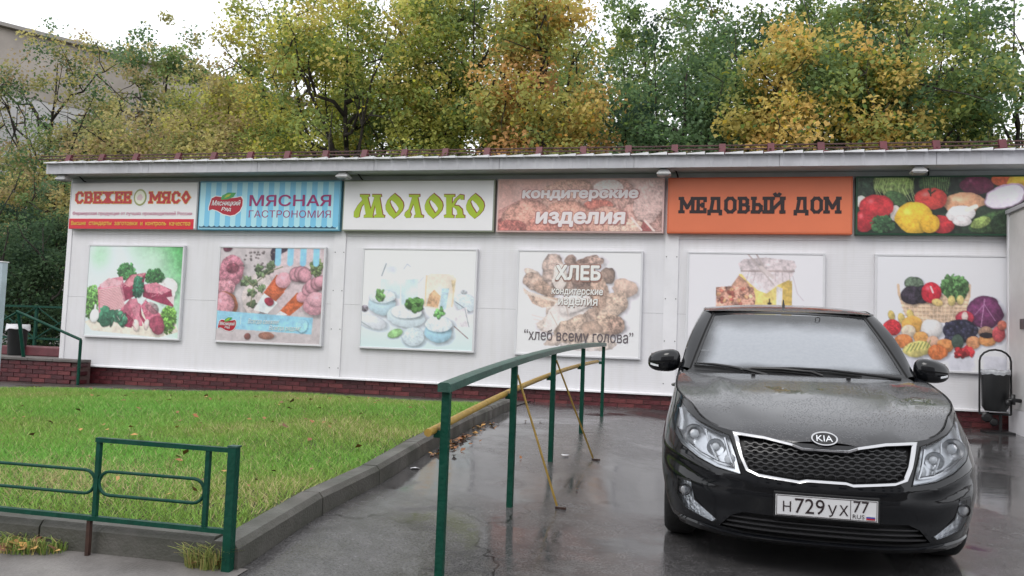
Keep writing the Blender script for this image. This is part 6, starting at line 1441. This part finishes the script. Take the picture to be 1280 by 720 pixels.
tree('orange_maple', 'orange autumn maple above the pastry sign', (bx_(668, 10.5), 10.5), 2.4, (.1, -.4, 7.4, 1.7, 1.8, 4.6), OR, 215, 66, .18, 8, sparse=.45, limbs=13, pal2=[(138, 132, 58), (122, 124, 54), (150, 130, 60), (104, 114, 52)])
tree('green_maple', 'thin light green tree with sky gaps right of the orange maple', (bx_(742, 16), 16), 3, (0, 0, 7.2, 2.9, 2.4, 4.4), GR+GG, 175, 54, .18, 9, sparse=.8)
tree('green_maple', 'dark green leafy tree above the gap between pastry and orange signs', (bx_(850, 11), 11), 2, (.1, 0, 6.2, 2.5, 2.3, 4.4), GR+DG[2:], 235, 64, .17, 10, sparse=.35)
tree('golden_maple', 'golden yellow maple above the orange sign', (bx_(1010, 10), 10), 2, (0, 0, 6.6, 2.5, 2.0, 3.4), GY, 190, 66, .18, 11, sparse=.5, pal2=GG+GR[:3]+GG[:2])
tree('green_maple', 'green tree behind the golden maple', (bx_(945, 15), 15), 3, (0, 0, 8.6, 3.6, 2.4, 5.4), GR+GG, 230, 58, .18, 12, sparse=.65)
tree('green_maple', 'dense green yellow tree above the big vegetable sign', (bx_(1130, 11.5), 11.5), 2, (0, 0, 7.2, 2.7, 2.4, 4.8), GG+GR+GY[2:4], 280, 64, .17, 13, sparse=.25)
tree('green_maple', 'thin tree with slender trunk at the right edge before the white building', (bx_(1255, 13), 13), 3, (.3, 0, 8.2, 2.3, 2.0, 4.6), GR+GG, 125, 52, .17, 14, sparse=.8, r0=.12)
tree('green_maple', 'far tall green tree whose top shows above the dark green tree', (bx_(800, 24), 24), 5, (0, 0, 11.5, 4.2, 3, 6.0), GR+GG, 170, 52, .24, 15, sparse=.75)
tree('green_maple', 'far tall green tree behind the dense tree at the right', (bx_(1090, 25), 25), 5, (0, 0, 12.5, 4.8, 3, 6.2), GR+GG, 220, 55, .25, 16, sparse=.4)
tree('yellow_green_tree', 'far tall yellowish tree behind the milk sign trees', (bx_(500, 25), 25), 5, (0, 0, 12.0, 4.6, 3, 6.2), YG+GG, 220, 55, .25, 17, sparse=.5)
tree('yellow_green_tree', 'far pale yellow green tree behind the blue striped sign, half hidden', (bx_(300, 27), 27), 4, (0, 0, 8.6, 4.4, 3, 4.6), OL+YG, 190, 52, .26, 19, sparse=.4)
tree('olive_tree', 'far olive tree filling the gap beside the apartment block corner', (bx_(120, 24), 24), 4, (0, 0, 8.0, 4.0, 3, 4.2), OL+GR[2:], 170, 50, .25, 20, sparse=.5)
tree('green_maple', 'far green tree showing through behind the orange maple', (bx_(680, 26), 26), 5, (0, 0, 11.0, 4.4, 3, 6.2), GG+YG, 190, 52, .26, 21, sparse=.6)
# low growth behind the roof edge and left of the building
for i, (px, y, cz, rx, rz_, pl_, lab) in enumerate(((30, 5.0, 1.9, 1.7, 1.7, DG, 'dark green shrub behind the landing railing'), (70, 7.5, 2.6, 1.5, 2.2, DG+GR[:1], 'tall dark shrub close to the left shop corner'), (-20, 8, 2.6, 1.8, 2.4, DG+OL[2:3], 'dark shrub at the left edge behind the pole'), (20, 10.5, 4.2, 2.0, 2.0, OL+GR, 'olive green shrub below the apartment block wall'))):
    tree('shrub', lab, (bx_(px, y), y), .5, (0, 0, cz, rx, 1.3, rz_), pl_, 110, 70, .12, 40+i, r0=.06, clump=(.3, .55), limbs=7, group='shrubs left of the shop', cat='shrub')
for i, (px, y, pl_, lab) in enumerate(((610, 9, GR+YG[:1], 'low green shrub above the roof edge below the orange maple'), (760, 9.5, GR, 'low green shrub above the roof edge left of the dark green tree'), (930, 9, GR+GY[3:4], 'low green shrub above the roof edge below the golden maple'), (1190, 9.5, GR+GG, 'low green shrub above the roof edge at the right'), (420, 9, YG+GR[:1], 'low yellow green shrub above the roof edge behind the milk sign'))):
    tree('shrub', lab, (bx_(px, y), y), 1.5, (0, 0, 4.6, 2.3, 1.2, 1.3), pl_, 90, 64, .15, 60+i, r0=.07, clump=(.35, .6), limbs=7, group='shrubs behind the pavilion', cat='shrub')

# ================================================================== GRASS AND LEAVES
mat('grass', rough=.6, attr='tint', trans=.35, spec=.25)
def blades(n_, xr, yr, hl_, rng, pal_, keep=None):
    x = rng.uniform(*xr, n_); y = rng.uniform(*yr, n_); 
    rgt = kx(-8.72)+(kx(-1.3)-kx(-8.72))*(y+8.72)/7.42-.16; k = x < rgt
    if keep is not None: k &= keep(x, y)
    x, y = x[k], y[k]; n_ = len(x); z = np.array([lawn_z(a, b) for a, b in zip(x, y)])
    P = np.stack([x, y, z-.005], 1); a = rng.uniform(0, 6.283, n_); h = rng.uniform(*hl_, n_); ln = rng.uniform(.3, 1.6, n_)*h; b = rng.uniform(0, 6.283, n_); w = rng.uniform(.0025, .005, n_)*(1+h*3)
    s_ = np.stack([np.cos(a)*w, np.sin(a)*w, np.zeros(n_)], 1); tip = P+np.stack([np.cos(b)*ln, np.sin(b)*ln, h], 1)
    V = np.stack([P-s_, P+s_, tip], 1).reshape(-1, 3); F = np.arange(n_*3).reshape(-1, 3)
    pt = np.sin(x*1.3+y*.7)+np.sin(y*2.1-x*.6+1)+.7*np.sin(x*3.7+2)*np.sin(y*3.1); f_ = np.clip(.5+.28*pt+rng.normal(0, .18, n_), 0, 1)[:, None]
    pl_ = np.array([lin(c) for c in pal_]); c_ = pl_[0]*(1-f_)+pl_[1]*f_; dry = (rng.random(n_) < .07+.25*np.clip(-pt-.9, 0, 1)+.5*np.exp(-(((x+3.9)/.8)**2+((y+7.6)/.5)**2)))[:, None]; c_ = np.where(dry, pl_[2], c_)*rng.uniform(.65, 1.35, n_)[:, None]
    return V, F, np.repeat(c_, 3, axis=0)
GP = ((140, 164, 80), (124, 178, 80), (194, 182, 134)); parts = []; rg = np.random.default_rng(5)
for n_, yr, h in ((90000, (-8.5, -6.3), (.02, .06)), (75000, (-6.3, -4.0), (.02, .065)), (70000, (-4.0, -1.12), (.025, .075))):
    parts.append(blades(n_, (-9.5, -2.2), yr, h, rg, GP, lambda x, y: (x > -4.9-(y+8.6)*1.05-.6) & (y < -1.15-.34*np.clip(-x-6.3, 0, 3.2))))
Vg = []; Fg = []; Cg = []; o_ = 0
for V, F, c_ in parts: Vg.append(V); Fg.append(F+o_); Cg.append(c_); o_ += len(V)
g_ = raw_mesh('grass', np.concatenate(Vg), np.concatenate(Fg), 'grass', None, cols=np.concatenate(Cg)); stuff(g_); g_['label'] = 'short green grass covering the lawn behind the kerb'; g_['category'] = 'grass'
# tufts in front of the kerb
def tuft(name, label, px, py, r, n_, h, seed, pal_=((96, 112, 48), (126, 134, 60), (160, 146, 84))):
    rng = np.random.default_rng(seed); c_ = on_z(px, py, gz(-2.5, -8.75)); a = rng.uniform(0, 6.283, n_); q = np.sqrt(rng.random(n_))*r
    P = np.stack([c_[0]+np.cos(a)*q*1.4, c_[1]+np.sin(a)*q*.6, np.full(n_, c_[2]-.005)], 1); hh = rng.uniform(h*.4, h, n_); b = rng.uniform(0, 6.283, n_); ln = hh*rng.uniform(.2, 1.0, n_); w = .003
    s_ = np.stack([np.cos(b+1.57)*w, np.sin(b+1.57)*w, np.zeros(n_)], 1); mid = P+np.stack([np.cos(b)*ln*.35, np.sin(b)*ln*.35, hh*.7], 1); tip = P+np.stack([np.cos(b)*ln, np.sin(b)*ln, hh*.85], 1)
    V = np.stack([P-s_, P+s_, mid+s_*.7, mid-s_*.7, mid-s_*.7, mid+s_*.7, tip, tip], 1).reshape(-1, 3); i = np.arange(n_)[:, None]*8
    F = np.concatenate([i+np.array([[0, 1, 2, 3]]), i+np.array([[4, 5, 6, 7]])]); V[7::8] += .001
    pl_ = np.array([lin(k) for k in pal_]); c2 = pl_[rng.integers(0, 3, n_)]*rng.uniform(.7, 1.3, n_)[:, None]
    t = raw_mesh(name, V, F, 'grass', None, cols=np.repeat(c2, 8, axis=0)); tag(t, label, 'grass tuft')
tuft('grass_tuft', 'tuft of long yellowing grass at the foot of the fence end post', 258, 711, .085, 300, .16, 1, ((130, 146, 84), (156, 166, 96), (184, 172, 112)))
tuft('grass_tuft', 'weedy green grass growing against the kerb at the lower left corner', 28, 687, .17, 600, .10, 2, ((112, 138, 66), (136, 158, 80), (176, 164, 104)))
# fallen leaves, many and small
def litter(name, label, spots, pal_, size, seed, zf, m='leaf litter'):
    rng = np.random.default_rng(seed); mat('leaf litter', rough=.6, attr='tint'); P = np.array(spots); n_ = len(P)
    a = rng.uniform(0, 6.283, n_); s_ = size*rng.uniform(.5, 1.3, n_); u = np.stack([np.cos(a)*s_, np.sin(a)*s_, rng.normal(0, .25, n_)*s_], 1); w = np.stack([-np.sin(a)*s_*.7, np.cos(a)*s_*.7, rng.normal(0, .25, n_)*s_], 1)
    z = np.stack([0*a, 0*a, s_*.25], 1); V = np.stack([P-u, P+w+z, P+u, P-w+z*.6], 1).reshape(-1, 3); F = np.arange(4*n_).reshape(-1, 4); pl_ = np.array([lin(k) for k in pal_]); c_ = pl_[rng.integers(0, len(pl_), n_)]*rng.uniform(.6, 1.2, n_)[:, None]
    o = raw_mesh(name, V, F, m, None, cols=np.repeat(c_, 4, axis=0)); stuff(o); o['label'] = label; o['category'] = 'leaves'; return o
LPAL = ((150, 104, 60), (176, 132, 70), (120, 84, 58), (190, 150, 90), (140, 90, 50))
sp = []
for _ in range(170):
    x, y = random.uniform(-8, -2.5), random.uniform(-8.4, -1.3); sp.append((x, y, lawn_z(x, y)+.05))
for _ in range(90):
    y = random.uniform(-5.6, -3.2); x = kx(y)+abs(random.gauss(0, .10))+.02; sp.append((x, y, gz(x, y)+.012))
for _ in range(18):
    x, y = random.uniform(-2, 4), random.uniform(-9, -.3); sp.append((x, y, gz(x, y)+.012))
for _ in range(46):
    q = on_z(random.uniform(0, 72), random.uniform(672, 698), gz(-3.3, -8.8)); sp.append((q[0], q[1], gz(q[0], q[1])+.03+random.uniform(0, .02)))
for _ in range(8):
    q = on_z(random.gauss(275, 12), random.uniform(706, 716), gz(-2.3, -8.8)); sp.append((q[0], q[1], gz(q[0], q[1])+.03))
litter('fallen_leaves', 'brown and yellow fallen leaves on the lawn, along the kerb and in the corner', sp, LPAL, .03, 3, None)
sp = []
for _ in range(2600):
    x = random.uniform(-5, 8.8) if random.random() < .8 else random.uniform(-10.8, -5); y = random.uniform(-.55, -.1); sp.append((x, y, 3.885+(y+.56)*.065+abs(random.gauss(0, .022))))
litter('roof_litter', 'moss and leaf litter lying along the roof edge', sp, ((90, 104, 52), (120, 116, 60), (96, 76, 54), (150, 120, 70), (70, 84, 48)), .028, 4, None)
